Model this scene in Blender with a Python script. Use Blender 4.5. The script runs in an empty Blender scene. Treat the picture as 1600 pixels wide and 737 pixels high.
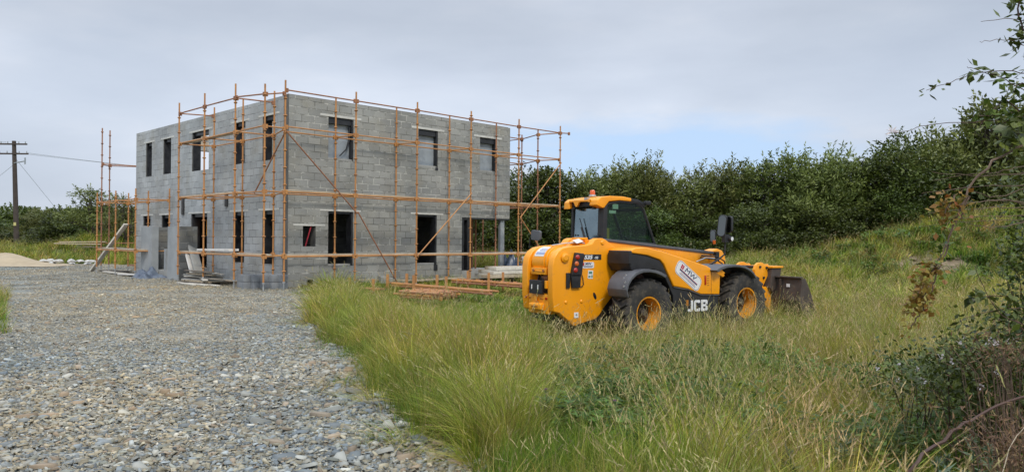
import bpy, bmesh, math, random
import numpy as np
from mathutils import Vector, Matrix
R = math.radians
S = bpy.context.scene
COL = S.collection
rnd = random.Random(7)
RNG = np.random.default_rng(11)

# ------------------------------------------------------------------ camera
F = 1190.0 / 1600.0
cam_pos = Vector((0, 0, 1.55))
pt, rl = R(.26), R(.44)
fw = Vector((0, math.cos(pt), math.sin(pt)))
up0 = Vector((0, -math.sin(pt), math.cos(pt)))
rt = Vector((1, 0, 0)) * math.cos(rl) + up0 * math.sin(rl)
up = rt.cross(fw)
cd = bpy.data.cameras.new('camera')
cam = bpy.data.objects.new('camera', cd)
COL.objects.link(cam)
cd.sensor_width = 36
cd.lens = 36 * F
cd.clip_start = .05
cd.clip_end = 8000
M = Matrix((rt, up, -fw)).transposed().to_4x4()
M.translation = cam_pos
cam.matrix_world = M
S.camera = cam
S.render.resolution_x, S.render.resolution_y = 1024, 471

# ------------------------------------------------------------------ light
S.view_settings.view_transform = 'Standard'
S.view_settings.look = 'None'
S.view_settings.gamma = 1
S.view_settings.exposure = 0.0
SUN_EL, SUN_AZ = R(48), math.atan2(-.96, .28)       # azimuth from +X
W = bpy.data.worlds.new('World')
S.world = W
W.use_nodes = True
nt = W.node_tree
for n in list(nt.nodes): nt.nodes.remove(n)


def nd(nt, t, **k):
    n = nt.nodes.new(t)
    for a, b in k.items():
        if a.startswith('i_'):
            n.inputs[a[2:].replace('_', ' ')].default_value = b
        else:
            setattr(n, a, b)
    return n


def mth(nt, op, a, b=None, clamp=False):
    n = nt.nodes.new('ShaderNodeMath')
    n.operation = op
    n.use_clamp = clamp
    for i, v in enumerate((a, b)):
        if v is None: continue
        if isinstance(v, (int, float)): n.inputs[i].default_value = v
        else: nt.links.new(v, n.inputs[i])
    return n.outputs[0]


def mixc(nt, f, a, b, bt='MIX'):
    n = nt.nodes.new('ShaderNodeMix')
    n.data_type = 'RGBA'
    n.blend_type = bt
    for i, v in ((0, f), (6, a), (7, b)):
        if isinstance(v, (int, float)): n.inputs[i].default_value = v
        elif isinstance(v, tuple): n.inputs[i].default_value = (*v, 1) if len(v) == 3 else v
        else: nt.links.new(v, n.inputs[i])
    return n.outputs[2]


def ramp(nt, fac, pts):
    n = nt.nodes.new('ShaderNodeValToRGB')
    e = n.color_ramp.elements
    while len(e) < len(pts): e.new(.5)
    for q, (p, c) in zip(e, pts):
        q.position = p
        q.color = (*c, 1) if isinstance(c, tuple) else (c, c, c, 1)
    nt.links.new(fac, n.inputs[0])
    return n.outputs[0]


sky = nd(nt, 'ShaderNodeTexSky', sky_type='NISHITA', sun_disc=False, sun_elevation=SUN_EL,
         sun_rotation=math.pi / 2 - SUN_AZ)
tc = nd(nt, 'ShaderNodeTexCoord')
sep = nd(nt, 'ShaderNodeSeparateXYZ')
nt.links.new(tc.outputs['Generated'], sep.inputs[0])
mp = nd(nt, 'ShaderNodeMapping')
mp.inputs['Scale'].default_value = (1.3, 1.3, 4.2)
mp.inputs['Rotation'].default_value = (R(6), R(9), 0)
nt.links.new(tc.outputs['Generated'], mp.inputs[0])
n1 = nd(nt, 'ShaderNodeTexNoise', i_Scale=1.7, i_Detail=6.0, i_Roughness=.42, i_Distortion=.3)
nt.links.new(mp.outputs[0], n1.inputs['Vector'])
n2 = nd(nt, 'ShaderNodeTexNoise', i_Scale=3.2, i_Detail=8.0, i_Roughness=.55)
nt.links.new(mp.outputs[0], n2.inputs['Vector'])
cl = ramp(nt, n1.outputs[0], [(.30, (6.0, 6.65, 7.85)), (.46, (6.5, 7.1, 8.25)), (.58, (7.1, 7.7, 8.9)), (.72, (8.0, 8.5, 9.6))])
# brighter low clouds, duller grey cover higher up, and the overcast sky brightening to the zenith
el = sep.outputs['Z']
g1 = ramp(nt, el, [(0.0, .98), (.09, 1.04), (.15, 1.13), (.20, 1.07), (.27, .95), (.36, .94), (.6, 1.0)])
cl = mixc(nt, 1.0, cl, g1, 'MULTIPLY')
cl = mixc(nt, 1.0, cl, ramp(nt, n2.outputs[0], [(.32, (.91, .93, .945)), (.5, (.97, .985, .99)), (.68, (1.06, 1.05, 1.03))]), 'MULTIPLY')
zen = mth(nt, 'ADD', 1.0, mth(nt, 'MULTIPLY', mth(nt, 'SUBTRACT', el, .36, True), 2.6))
# opening in the cloud low in the north-east
dx = mth(nt, 'DIVIDE', mth(nt, 'SUBTRACT', sep.outputs['X'], .17), .27)
dz = mth(nt, 'DIVIDE', mth(nt, 'SUBTRACT', el, .115), .05)
rr = mth(nt, 'ADD', mth(nt, 'MULTIPLY', dx, dx), mth(nt, 'MULTIPLY', dz, dz))
rr = mth(nt, 'ADD', rr, mth(nt, 'MULTIPLY', mth(nt, 'SUBTRACT', n2.outputs[0], .5), 3.2))
gap = ramp(nt, rr, [(.2, .95), (1.3, 0.0)])
front = mth(nt, 'GREATER_THAN', sep.outputs['Y'], 0)
gap = mth(nt, 'MULTIPLY', gap, front)
blue = mixc(nt, .85, sky.outputs[0], (6.1, 8.3, 11.6))
skyc = mixc(nt, gap, cl, blue)
skyc = mixc(nt, .06, skyc, sky.outputs[0])
vm = nd(nt, 'ShaderNodeVectorMath', operation='SCALE')
nt.links.new(skyc, vm.inputs[0])
nt.links.new(zen, vm.inputs['Scale'])
bg = nd(nt, 'ShaderNodeBackground', i_Strength=.095)
nt.links.new(vm.outputs[0], bg.inputs[0])
wo = nd(nt, 'ShaderNodeOutputWorld')
nt.links.new(bg.outputs[0], wo.inputs[0])

sd = bpy.data.lights.new('sun', 'SUN')
sd.energy = 1.95
sd.angle = R(10)
sd.color = (1, .93, .82)
so = bpy.data.objects.new('sun', sd)
COL.objects.link(so)
sv = Vector((math.cos(SUN_EL) * math.cos(SUN_AZ), math.cos(SUN_EL) * math.sin(SUN_AZ), math.sin(SUN_EL)))
so.rotation_euler = sv.to_track_quat('Z', 'Y').to_euler()
so.location = sv * 50


# ------------------------------------------------------------------ materials
def newmat(name):
    m = bpy.data.materials.new(name)
    m.use_nodes = True
    nt = m.node_tree
    b = nt.nodes['Principled BSDF']
    return m, nt, b


def bump(nt, b, h, strength, dist=.01):
    n = nd(nt, 'ShaderNodeBump', i_Strength=strength, i_Distance=dist)
    nt.links.new(h, n.inputs['Height'])
    nt.links.new(n.outputs[0], b.inputs['Normal'])


def pm(name, c1, c2=None, scale=6., rough=.6, metal=0., bs=.15, bscale=None, lo=.35, hi=.65, c3=None, rvar=.15, coat=0.):
    """noise mottled material: c1/c2 large blotches, optional c3 speckles"""
    m, nt, b = newmat(name)
    tc = nd(nt, 'ShaderNodeTexCoord')
    oi = nd(nt, 'ShaderNodeObjectInfo')
    ad = nd(nt, 'ShaderNodeVectorMath', operation='ADD')
    nt.links.new(tc.outputs['Object'], ad.inputs[0])
    sc = nd(nt, 'ShaderNodeVectorMath', operation='SCALE')
    sc.inputs[0].default_value = (7, 13, 5)
    nt.links.new(oi.outputs['Random'], sc.inputs['Scale'])
    nt.links.new(sc.outputs[0], ad.inputs[1])
    n = nd(nt, 'ShaderNodeTexNoise', i_Scale=scale, i_Detail=6., i_Roughness=.6)
    nt.links.new(ad.outputs[0], n.inputs['Vector'])
    c = ramp(nt, n.outputs[0], [(lo, c1), (hi, c2 or c1)])
    if c3:
        n3 = nd(nt, 'ShaderNodeTexNoise', i_Scale=scale * 5, i_Detail=5., i_Roughness=.7)
        nt.links.new(ad.outputs[0], n3.inputs['Vector'])
        f = ramp(nt, n3.outputs[0], [(.58, 0.), (.68, 1.)])
        c = mixc(nt, f, c, c3)
    nt.links.new(c, b.inputs['Base Color'])
    r = ramp(nt, n.outputs[0], [(.3, max(0, rough - rvar)), (.7, min(1, rough + rvar))])
    nt.links.new(r, b.inputs['Roughness'])
    b.inputs['Metallic'].default_value = metal
    if coat: b.inputs['Coat Weight'].default_value = coat
    if bs:
        nb = nd(nt, 'ShaderNodeTexNoise', i_Scale=bscale or scale * 8, i_Detail=5.)
        nt.links.new(ad.outputs[0], nb.inputs['Vector'])
        bump(nt, b, nb.outputs[0], bs)
    return m


def block_mat(name, c1, c2, mortar, seed=0., msize=.012):
    m, nt, b = newmat(name)
    uv = nd(nt, 'ShaderNodeUVMap')
    mp = nd(nt, 'ShaderNodeMapping')
    mp.inputs['Location'].default_value = (seed, 0, 0)
    nt.links.new(uv.outputs[0], mp.inputs[0])
    # slight waviness of hand laid joints
    nw = nd(nt, 'ShaderNodeTexNoise', i_Scale=2.2, i_Detail=2.)
    nt.links.new(mp.outputs[0], nw.inputs['Vector'])
    wv = nd(nt, 'ShaderNodeVectorMath', operation='SCALE')
    nt.links.new(nw.outputs['Color'], wv.inputs[0])
    wv.inputs['Scale'].default_value = .02
    ad = nd(nt, 'ShaderNodeVectorMath', operation='ADD')
    nt.links.new(mp.outputs[0], ad.inputs[0])
    nt.links.new(wv.outputs[0], ad.inputs[1])
    br = nd(nt, 'ShaderNodeTexBrick', i_Scale=1., i_Mortar_Size=msize, i_Mortar_Smooth=.3, i_Bias=0., i_Brick_Width=.45, i_Row_Height=.225)
    br.inputs['Color1'].default_value = (0, 0, 0, 1)
    br.inputs['Color2'].default_value = (1, 1, 1, 1)
    br.inputs['Mortar'].default_value = (.5, .5, .5, 1)
    nt.links.new(ad.outputs[0], br.inputs[0])
    col = ramp(nt, br.outputs['Color'], [(0., c1), (.45, tuple(np.array(c1) * .6 + np.array(c2) * .4)), (1., c2)])
    n = nd(nt, 'ShaderNodeTexNoise', i_Scale=.55, i_Detail=5., i_Roughness=.6)
    nt.links.new(mp.outputs[0], n.inputs['Vector'])
    st = ramp(nt, n.outputs[0], [(.3, .72), (.5, .98), (.7, 1.18)])
    col = mixc(nt, 1., col, st, 'MULTIPLY')
    # greenish-ochre weathering
    n5 = nd(nt, 'ShaderNodeTexNoise', i_Scale=.9, i_Detail=4., i_Roughness=.6)
    mp5 = nd(nt, 'ShaderNodeMapping')
    mp5.inputs['Location'].default_value = (5.3, 9.1, 3)
    nt.links.new(mp.outputs[0], mp5.inputs[0])
    nt.links.new(mp5.outputs[0], n5.inputs['Vector'])
    col = mixc(nt, ramp(nt, n5.outputs[0], [(.5, 0.), (.75, .6)]), col, (.285, .262, .20))
    nf = nd(nt, 'ShaderNodeTexNoise', i_Scale=34., i_Detail=6., i_Roughness=.75)
    nt.links.new(mp.outputs[0], nf.inputs['Vector'])
    fine = ramp(nt, nf.outputs[0], [(.3, .82), (.7, 1.18)])
    col = mixc(nt, 1., col, fine, 'MULTIPLY')
    # joints: mostly dull, pale smears of fresh mortar in places
    nm = nd(nt, 'ShaderNodeTexNoise', i_Scale=1.7, i_Detail=6., i_Roughness=.75)
    nt.links.new(mp.outputs[0], nm.inputs['Vector'])
    mc = ramp(nt, nm.outputs[0], [(.40, tuple(np.array(mortar) * .26)), (.50, tuple(np.array(mortar) * .45)), (.56, tuple(np.array(mortar) * .9)), (.68, mortar)])
    col = mixc(nt, br.outputs['Fac'], col, mc)
    nt.links.new(col, b.inputs['Base Color'])
    b.inputs['Roughness'].default_value = .92
    h = mth(nt, 'SUBTRACT', mth(nt, 'MULTIPLY', nf.outputs[0], .25), mth(nt, 'MULTIPLY', br.outputs['Fac'], 1.))
    bump(nt, b, h, .7, .008)
    return m


def leaf_mat(name, dark, light, rough=.55, trans=.25):
    m, nt, b = newmat(name)
    at = nd(nt, 'ShaderNodeAttribute', attribute_name='tint')
    oi = nd(nt, 'ShaderNodeObjectInfo')
    sep = nd(nt, 'ShaderNodeSeparateColor')
    nt.links.new(at.outputs['Color'], sep.inputs[0])
    c = mixc(nt, sep.outputs[0], dark, light)
    hs = nd(nt, 'ShaderNodeHueSaturation')
    nt.links.new(c, hs.inputs['Color'])
    nt.links.new(mth(nt, 'ADD', .485, mth(nt, 'MULTIPLY', oi.outputs['Random'], .03)), hs.inputs['Hue'])
    nt.links.new(mth(nt, 'ADD', .8, mth(nt, 'MULTIPLY', oi.outputs['Random'], .4)), hs.inputs['Value'])
    nt.links.new(hs.outputs[0], b.inputs['Base Color'])
    b.inputs['Roughness'].default_value = rough
    if trans:
        tr = nd(nt, 'ShaderNodeBsdfTranslucent')
        nt.links.new(hs.outputs[0], tr.inputs[0])
        mx = nd(nt, 'ShaderNodeMixShader')
        mx.inputs[0].default_value = trans
        nt.links.new(b.outputs[0], mx.inputs[1])
        nt.links.new(tr.outputs[0], mx.inputs[2])
        nt.links.new(mx.outputs[0], nt.nodes['Material Output'].inputs[0])
    return m


def tint_mat(name, rough=.7, trans=0., patch=None, bs=0.):
    """base colour straight from the tint attribute, with slow world-space variation"""
    m, nt, b = newmat(name)
    at = nd(nt, 'ShaderNodeAttribute', attribute_name='tint')
    oi = nd(nt, 'ShaderNodeObjectInfo')
    c = at.outputs['Color']
    if patch:
        ge = nd(nt, 'ShaderNodeNewGeometry')
        n = nd(nt, 'ShaderNodeTexNoise', i_Scale=patch[0], i_Detail=4., i_Roughness=.6)
        nt.links.new(ge.outputs['Position'], n.inputs['Vector'])
        c = mixc(nt, 1., c, ramp(nt, n.outputs[0], patch[1]), 'MULTIPLY')
    hs = nd(nt, 'ShaderNodeHueSaturation')
    nt.links.new(c, hs.inputs['Color'])
    nt.links.new(mth(nt, 'ADD', .68, mth(nt, 'MULTIPLY', oi.outputs['Random'], .6)), hs.inputs['Value'])
    nt.links.new(hs.outputs[0], b.inputs['Base Color'])
    b.inputs['Roughness'].default_value = rough
    if trans:
        tr = nd(nt, 'ShaderNodeBsdfTranslucent')
        nt.links.new(hs.outputs[0], tr.inputs[0])
        mx = nd(nt, 'ShaderNodeMixShader')
        mx.inputs[0].default_value = trans
        nt.links.new(b.outputs[0], mx.inputs[1])
        nt.links.new(tr.outputs[0], mx.inputs[2])
        nt.links.new(mx.outputs[0], nt.nodes['Material Output'].inputs[0])
    return m


MT = {}
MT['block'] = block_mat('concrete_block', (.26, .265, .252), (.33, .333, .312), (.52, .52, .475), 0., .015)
MT['block_left'] = block_mat('concrete_block_side', (.345, .365, .372), (.43, .452, .46), (.47, .485, .49), 3.3, .010)  # same blocks; the left side's cool light is put into a paler, bluer colour
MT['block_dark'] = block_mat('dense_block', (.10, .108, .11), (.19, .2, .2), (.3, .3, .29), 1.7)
MT['concrete'] = pm('bare_concrete', (.30, .30, .28), (.40, .40, .375), 3., .9, bs=.3)
MT['lintel'] = pm('pale_concrete_lintel', (.50, .50, .47), (.62, .62, .58), 4., .85, bs=.2)
MT['render'] = pm('grey_sand_render', (.27, .29, .30), (.36, .38, .39), 1.5, .95, bs=.3, bscale=60)
MT['membrane'] = pm('black_plastic_membrane', (.012, .013, .016), (.03, .032, .036), 5., .4, bs=.3)
MT['dark_int'] = pm('shaded_raw_interior', (.10, .10, .095), (.16, .16, .15), 2., .95)  # inner faces and reveals: interior shade put into a dark base colour
MT['steel_grey'] = pm('grey_primed_steel', (.24, .27, .29), (.32, .35, .36), 4., .5, bs=.1)
MT['galv'] = pm('galvanised_steel', (.38, .40, .41), (.55, .56, .56), 8., .42, .7)
MT['orange'] = pm('orange_scaffold_paint', (.52, .245, .075), (.38, .175, .065), 3., .55, c3=(.20, .105, .06), bs=.15)
MT['rust'] = pm('rusty_scaffold_tube', (.36, .17, .085), (.26, .12, .07), 3., .75, c3=(.11, .05, .035), bs=.2)
MT['wood'] = pm('weathered_board', (.42, .34, .24), (.56, .48, .36), 3., .8, c3=(.26, .21, .15))
MT['wood_pale'] = pm('bleached_timber', (.52, .49, .42), (.64, .61, .54), 3., .8, c3=(.38, .34, .28))
MT['wood_dark'] = pm('dark_wet_timber', (.10, .085, .065), (.2, .17, .14), 4., .8)
MT['tarp'] = pm('dark_blue_plastic_sheet', (.025, .045, .085), (.06, .085, .13), 4., .35, bs=.5, bscale=10)
MT['stack_block'] = pm('bluish_block', (.20, .215, .23), (.27, .285, .30), 5., .9, bs=.3)
MT['lit_film'] = pm('lit_plastic_film', (.24, .27, .30), (.36, .40, .43), 1.6, .3, bs=.3, bscale=6)  # grey-blue tone carries the light of the rooms behind
MT['tarpgrey'] = pm('grey_blue_plastic_sheet', (.06, .08, .12), (.14, .17, .21), 4., .4, bs=.5, bscale=10)
MT['white'] = pm('dirty_white_board', (.62, .60, .56), (.74, .73, .7), 3., .6, c3=(.5, .48, .43))
MT['yellow'] = pm('loader_yellow_paint', (.95, .37, .006), (.88, .33, .006), 1.2, .38, bs=.03, rvar=.12, coat=.1, c3=(.78, .30, .02))
MT['black'] = pm('black_plastic', (.013, .013, .015), (.024, .024, .027), 5., .5, bs=.1)
MT['grey_plastic'] = pm('faded_grey_plastic', (.075, .078, .088), (.11, .114, .125), 4., .55, bs=.1)
MT['rubber'] = pm('tyre_rubber', (.018, .018, .019), (.04, .038, .035), 5., .85, bs=.3)
MT['underside'] = pm('dark_chassis_dish_shade', (.015, .014, .014), (.04, .034, .03), 4., .7)
MT['bucket'] = pm('worn_bucket_steel', (.045, .034, .029), (.085, .066, .055), 2.5, .6, c3=(.12, .06, .035), bs=.3)
MT['louvre'] = pm('orange_louvre', (.46, .17, .012), (.36, .13, .012), 4., .5)
MT['sticker'] = pm('white_sticker', (.70, .71, .72), (.76, .77, .78), 5., .45, bs=0)
MT['blueprint'] = pm('dark_blue_print', (.02, .03, .10), None, 5., .5, bs=0)
MT['redprint'] = pm('red_print', (.45, .03, .05), None, 5., .5, bs=0)
MT['greenprint'] = pm('green_print', (.10, .25, .2), None, 5., .5, bs=0)
MT['seat'] = pm('seat_fabric', (.02, .02, .022), (.045, .045, .045), 6., .9)
MT['mirrorglass'] = pm('mirror_glass', (.16, .17, .17), None, 5., .06, 1., bs=0, rvar=.02)
MT['bark'] = pm('grey_brown_bark', (.055, .045, .035), (.10, .085, .065), 5., .9, bs=.6)
MT['deadwood'] = pm('dead_twig', (.17, .115, .08), (.10, .065, .05), 8., .85, bs=.3)
MT['darkstem'] = pm('dark_bramble_stem', (.06, .03, .025), (.09, .05, .035), 8., .7)
MT['polewood'] = pm('creosoted_pole', (.045, .034, .028), (.075, .06, .05), 3., .85)
MT['sand'] = pm('building_sand', (.34, .27, .175), (.42, .34, .23), 2., .95, bs=.4)
MT['stone'] = pm('pale_stone', (.42, .42, .40), (.56, .55, .52), 3., .9, bs=.3)
MT['copper'] = pm('copper_pin', (.3, .12, .05), None, 5., .5, bs=0)


def muddy(m, lo=.25, hi=1.05, amount=.75, col=(.20, .155, .10)):
    """dried mud splashes, thickest low on the machine where wheels throw it"""
    nt = m.node_tree
    b = nt.nodes['Principled BSDF']
    tc = nd(nt, 'ShaderNodeTexCoord')
    sp = nd(nt, 'ShaderNodeSeparateXYZ')
    nt.links.new(tc.outputs['Object'], sp.inputs[0])
    n = nd(nt, 'ShaderNodeTexNoise', i_Scale=9., i_Detail=8., i_Roughness=.75)
    nt.links.new(tc.outputs['Object'], n.inputs['Vector'])
    hgt = ramp(nt, sp.outputs['Z'], [(max(0, lo), .17), (min(1, hi), 0.)])
    f = ramp(nt, mth(nt, 'ADD', n.outputs[0], hgt), [(.60, 0.), (.74, amount)])
    src = b.inputs['Base Color'].links[0].from_socket
    nt.links.new(mixc(nt, f, src, col), b.inputs['Base Color'])
    rs = b.inputs['Roughness'].links[0].from_socket
    nt.links.new(mth(nt, 'ADD', rs, mth(nt, 'MULTIPLY', f, .5)), b.inputs['Roughness'])


muddy(MT['yellow'], .3, 1.0, .5, (.34, .22, .09))
muddy(MT['rubber'], 0, 1., .6, (.13, .11, .085))
muddy(MT['underside'], 0, 1., .6)
muddy(MT['bucket'], .3, 1.0, .7)
muddy(MT['black'], .3, .95, .5, (.09, .075, .055))
muddy(MT['grey_plastic'], .3, 1., .4, (.16, .14, .11))


def lens_mat(name, c, rough=.15):
    m, nt, b = newmat(name)
    n = nd(nt, 'ShaderNodeTexNoise', i_Scale=40.)
    nt.links.new(ramp(nt, n.outputs[0], [(.3, tuple(np.array(c) * .8)), (.7, c)]), b.inputs['Base Color'])
    b.inputs['Roughness'].default_value = rough
    b.inputs['Coat Weight'].default_value = .6
    return m


MT['red'] = lens_mat('red_lens', (.42, .02, .012))
MT['amber'] = lens_mat('amber_lens', (.62, .13, .015))
MT['beacon'] = lens_mat('beacon_lens', (.75, .12, .015))
g, gnt, gb = newmat('tinted_cab_glass')
gb.inputs['Base Color'].default_value = (.012, .018, .017, 1)
gb.inputs['Roughness'].default_value = .03
gb.inputs['Specular IOR Level'].default_value = .9
tr_ = nd(gnt, 'ShaderNodeBsdfTransparent')
tr_.inputs[0].default_value = (.80, .93, .86, 1)
mx_ = nd(gnt, 'ShaderNodeMixShader')
gn_ = nd(gnt, 'ShaderNodeTexNoise', i_Scale=3.)
gnt.links.new(ramp(gnt, gn_.outputs[0], [(.3, .14), (.7, .2)]), mx_.inputs[0])
gnt.links.new(tr_.outputs[0], mx_.inputs[1])
gnt.links.new(gb.outputs[0], mx_.inputs[2])
gnt.links.new(mx_.outputs[0], gnt.nodes['Material Output'].inputs[0])
MT['glass'] = g
g, gnt, gb = newmat('rear_cab_glass')
gb.inputs['Base Color'].default_value = (.42, .52, .56, 1)
gb.inputs['Roughness'].default_value = .12
gb.inputs['Specular IOR Level'].default_value = 1.
gb.inputs['Metallic'].default_value = .9
tr_ = nd(gnt, 'ShaderNodeBsdfTransparent')
tr_.inputs[0].default_value = (.5, .58, .6, 1)
mx_ = nd(gnt, 'ShaderNodeMixShader')
gn_ = nd(gnt, 'ShaderNodeTexNoise', i_Scale=2.)
gnt.links.new(ramp(gnt, gn_.outputs[0], [(.3, .45), (.7, .6)]), mx_.inputs[0])
gnt.links.new(tr_.outputs[0], mx_.inputs[1])
gnt.links.new(gb.outputs[0], mx_.inputs[2])
gnt.links.new(mx_.outputs[0], gnt.nodes['Material Output'].inputs[0])
MT['rearglass'] = g

MT['grass'] = tint_mat('meadow_grass', .6, .22, (.75, [(.3, (.50, .72, .42)), (.44, (.80, .90, .75)), (.56, (.98, .93, .9)), (.70, (1.28, 1.02, .95))]))
MT['stones'] = tint_mat('slate_chippings', .75, 0., (.16, [(.36, (.80, .91, 1.0)), (.5, (1.02, 1., .94)), (.64, (1.22, 1.08, .84))]))
MT['leafdark'] = leaf_mat('hedge_leaves', (.018, .032, .005), (.13, .175, .024), .5, .2)
MT['willow'] = leaf_mat('willow_leaves', (.042, .062, .010), (.26, .29, .075), .5, .25)
MT['bramble'] = leaf_mat('bramble_leaves', (.026, .050, .007), (.14, .19, .028), .45, .2)
MT['autumn'] = leaf_mat('turning_leaves', (.24, .075, .018), (.26, .24, .04), .55, .3)
MT['fern'] = leaf_mat('dead_bracken', (.09, .045, .025), (.24, .15, .07), .8, .15)
MT['thistle'] = leaf_mat('thistle_leaves', (.06, .10, .05), (.15, .21, .12), .6, .2)
MT['petal'] = leaf_mat('pale_petals', (.5, .42, .44), (.72, .68, .68), .6, .3)
MT['purple'] = leaf_mat('purple_petals', (.16, .05, .18), (.3, .12, .3), .6, .3)


# ------------------------------------------------------------------ mesh helpers
class MB:
    def __init__(s):
        s.v = []
        s.f = []
        s.m = []
        s.mi = 0

    def add(s, vs, fs, T=None):
        o = len(s.v)
        for p in vs:
            p = Vector(p)
            s.v.append(T @ p if T else p)
        s.f += [tuple(i + o for i in f) for f in fs]
        s.m += [s.mi] * len(fs)
        return s

    def box(s, x0, x1, y0, y1, z0, z1, T=None):
        return s.add([(x0, y0, z0), (x1, y0, z0), (x1, y1, z0), (x0, y1, z0), (x0, y0, z1), (x1, y0, z1), (x1, y1, z1), (x0, y1, z1)],
                     [(0, 3, 2, 1), (4, 5, 6, 7), (0, 1, 5, 4), (1, 2, 6, 5), (2, 3, 7, 6), (3, 0, 4, 7)], T)

    def tube(s, p, q, r, n=8, r2=None, cap=True):
        p, q = Vector(p), Vector(q)
        d = (q - p)
        if d.length < 1e-6: return s
        d.normalize()
        a = d.orthogonal().normalized()
        b = d.cross(a)
        r2 = r if r2 is None else r2
        vs = [p + (a * math.cos(t) + b * math.sin(t)) * r for t in [2 * math.pi * i / n for i in range(n)]]
        vs += [q + (a * math.cos(t) + b * math.sin(t)) * r2 for t in [2 * math.pi * i / n for i in range(n)]]
        fs = [(i, (i + 1) % n, n + (i + 1) % n, n + i) for i in range(n)]
        if cap: fs += [tuple(range(n - 1, -1, -1)), tuple(range(n, 2 * n))]
        return s.add(vs, fs)

    def path(s, pts, r0, r1=None, n=5):
        r1 = r0 if r1 is None else r1
        k = len(pts) - 1
        rings = []
        pts = [Vector(p) for p in pts]
        o = len(s.v)
        a = None
        for i, p in enumerate(pts):
            d = (pts[min(i + 1, k)] - pts[max(i - 1, 0)]).normalized()
            if a is None: a = d.orthogonal().normalized()
            a = (a - d * a.dot(d)).normalized()
            b = d.cross(a)
            r = r0 + (r1 - r0) * i / k
            for j in range(n):
                t = 2 * math.pi * j / n
                s.v.append(p + (a * math.cos(t) + b * math.sin(t)) * r)
        for i in range(k):
            for j in range(n):
                s.f.append((o + i * n + j, o + i * n + (j + 1) % n, o + (i + 1) * n + (j + 1) % n, o + (i + 1) * n + j))
                s.m.append(s.mi)
        s.f.append(tuple(o + j for j in range(n - 1, -1, -1)))
        s.f.append(tuple(o + k * n + j for j in range(n)))
        s.m += [s.mi] * 2
        return s

    def prism(s, poly, y0, y1, T=None):
        """poly of (x,z) extruded along y"""
        n = len(poly)
        vs = [(x, y0, z) for x, z in poly] + [(x, y1, z) for x, z in poly]
        fs = [tuple(range(n)), tuple(range(2 * n - 1, n - 1, -1))]
        fs += [(i + n, (i + 1) % n + n, (i + 1) % n, i) for i in range(n)]
        return s.add(vs, fs, T)

    def lathe(s, prof, n=32, T=None, axis='y'):
        """prof of (radius, along axis)"""
        k = len(prof)
        vs = []
        for i in range(n):
            t = 2 * math.pi * i / n
            for r, a in prof:
                vs.append((r * math.cos(t), a, r * math.sin(t)) if axis == 'y' else (r * math.cos(t), r * math.sin(t), a))
        fs = [(i * k + j, i * k + j + 1, ((i + 1) % n) * k + j + 1, ((i + 1) % n) * k + j) for i in range(n) for j in range(k - 1)]
        return s.add(vs, fs, T)

    def build(s, name, mat, parent=None, smooth=False, bevel=0, angle=35, fix=True):
        me = bpy.data.meshes.new(name)
        me.from_pydata([tuple(v) for v in s.v], [], s.f)
        mats = mat if isinstance(mat, (list, tuple)) else [mat]
        for m in mats: me.materials.append(MT[m] if isinstance(m, str) else m)
        if len(mats) > 1: me.polygons.foreach_set('material_index', s.m)
        if fix:
            bm = bmesh.new()
            bm.from_mesh(me)
            bmesh.ops.recalc_face_normals(bm, faces=bm.faces)
            if bevel:
                es = [e for e in bm.edges if len(e.link_faces) == 2 and e.calc_face_angle(0) > R(30)]
                bmesh.ops.bevel(bm, geom=es, offset=bevel, segments=3, profile=.6, affect='EDGES', clamp_overlap=True)
            bm.to_mesh(me)
            bm.free()
        if smooth or bevel:
            me.shade_smooth()
            me.set_sharp_from_angle(angle=R(angle))
        me.update()
        o = bpy.data.objects.new(name, me)
        COL.objects.link(o)
        if parent: o.parent = parent
        return o


def tag(o, label=None, cat=None, group=None, kind=None):
    for k, v in (('label', label), ('category', cat), ('group', group), ('kind', kind)):
        if v: o[k] = v
    return o


def empty(name, loc=(0, 0, 0), rz=0., **k):
    o = bpy.data.objects.new(name, None)
    COL.objects.link(o)
    o.location = loc
    o.rotation_euler = (0, 0, rz)
    o.empty_display_size = .2
    return tag(o, **k)


def copy_tree(o, parent=None):
    c = o.copy()
    COL.objects.link(c)
    c.parent = parent
    for ch in list(o.children): copy_tree(ch, c)
    return c


def npmesh(name, V, Fq, mat, tint=None, parent=None, link=True, smooth=False):
    """fast mesh from arrays; Fq (n,k) equal sized faces or list of such arrays; tint per face rgb"""
    if not isinstance(Fq, (list, tuple)): Fq = [Fq]
    me = bpy.data.meshes.new(name)
    V = np.asarray(V, np.float32)
    me.vertices.add(len(V))
    me.vertices.foreach_set('co', V.ravel())
    loops = np.concatenate([f.ravel() for f in Fq]).astype(np.int32)
    sizes = np.concatenate([np.full(len(f), f.shape[1], np.int32) for f in Fq])
    starts = np.concatenate([[0], np.cumsum(sizes)[:-1]]).astype(np.int32)
    me.loops.add(len(loops))
    me.loops.foreach_set('vertex_index', loops)
    me.polygons.add(len(sizes))
    me.polygons.foreach_set('loop_start', starts)
    me.polygons.foreach_set('loop_total', sizes)
    if smooth: me.polygons.foreach_set('use_smooth', np.ones(len(sizes), bool))
    me.materials.append(MT[mat] if isinstance(mat, str) else mat)
    if tint is not None:
        at = me.attributes.new('tint', 'FLOAT_COLOR', 'FACE')
        c = np.ones((len(sizes), 4), np.float32)
        t = np.asarray(tint, np.float32)
        c[:, :3] = t[:, None] if t.ndim == 1 else t
        at.data.foreach_set('color', c.ravel())
    me.update(calc_edges=True)
    me.validate()
    o = bpy.data.objects.new(name, me)
    if link: COL.objects.link(o)
    if parent: o.parent = parent
    return o


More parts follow.
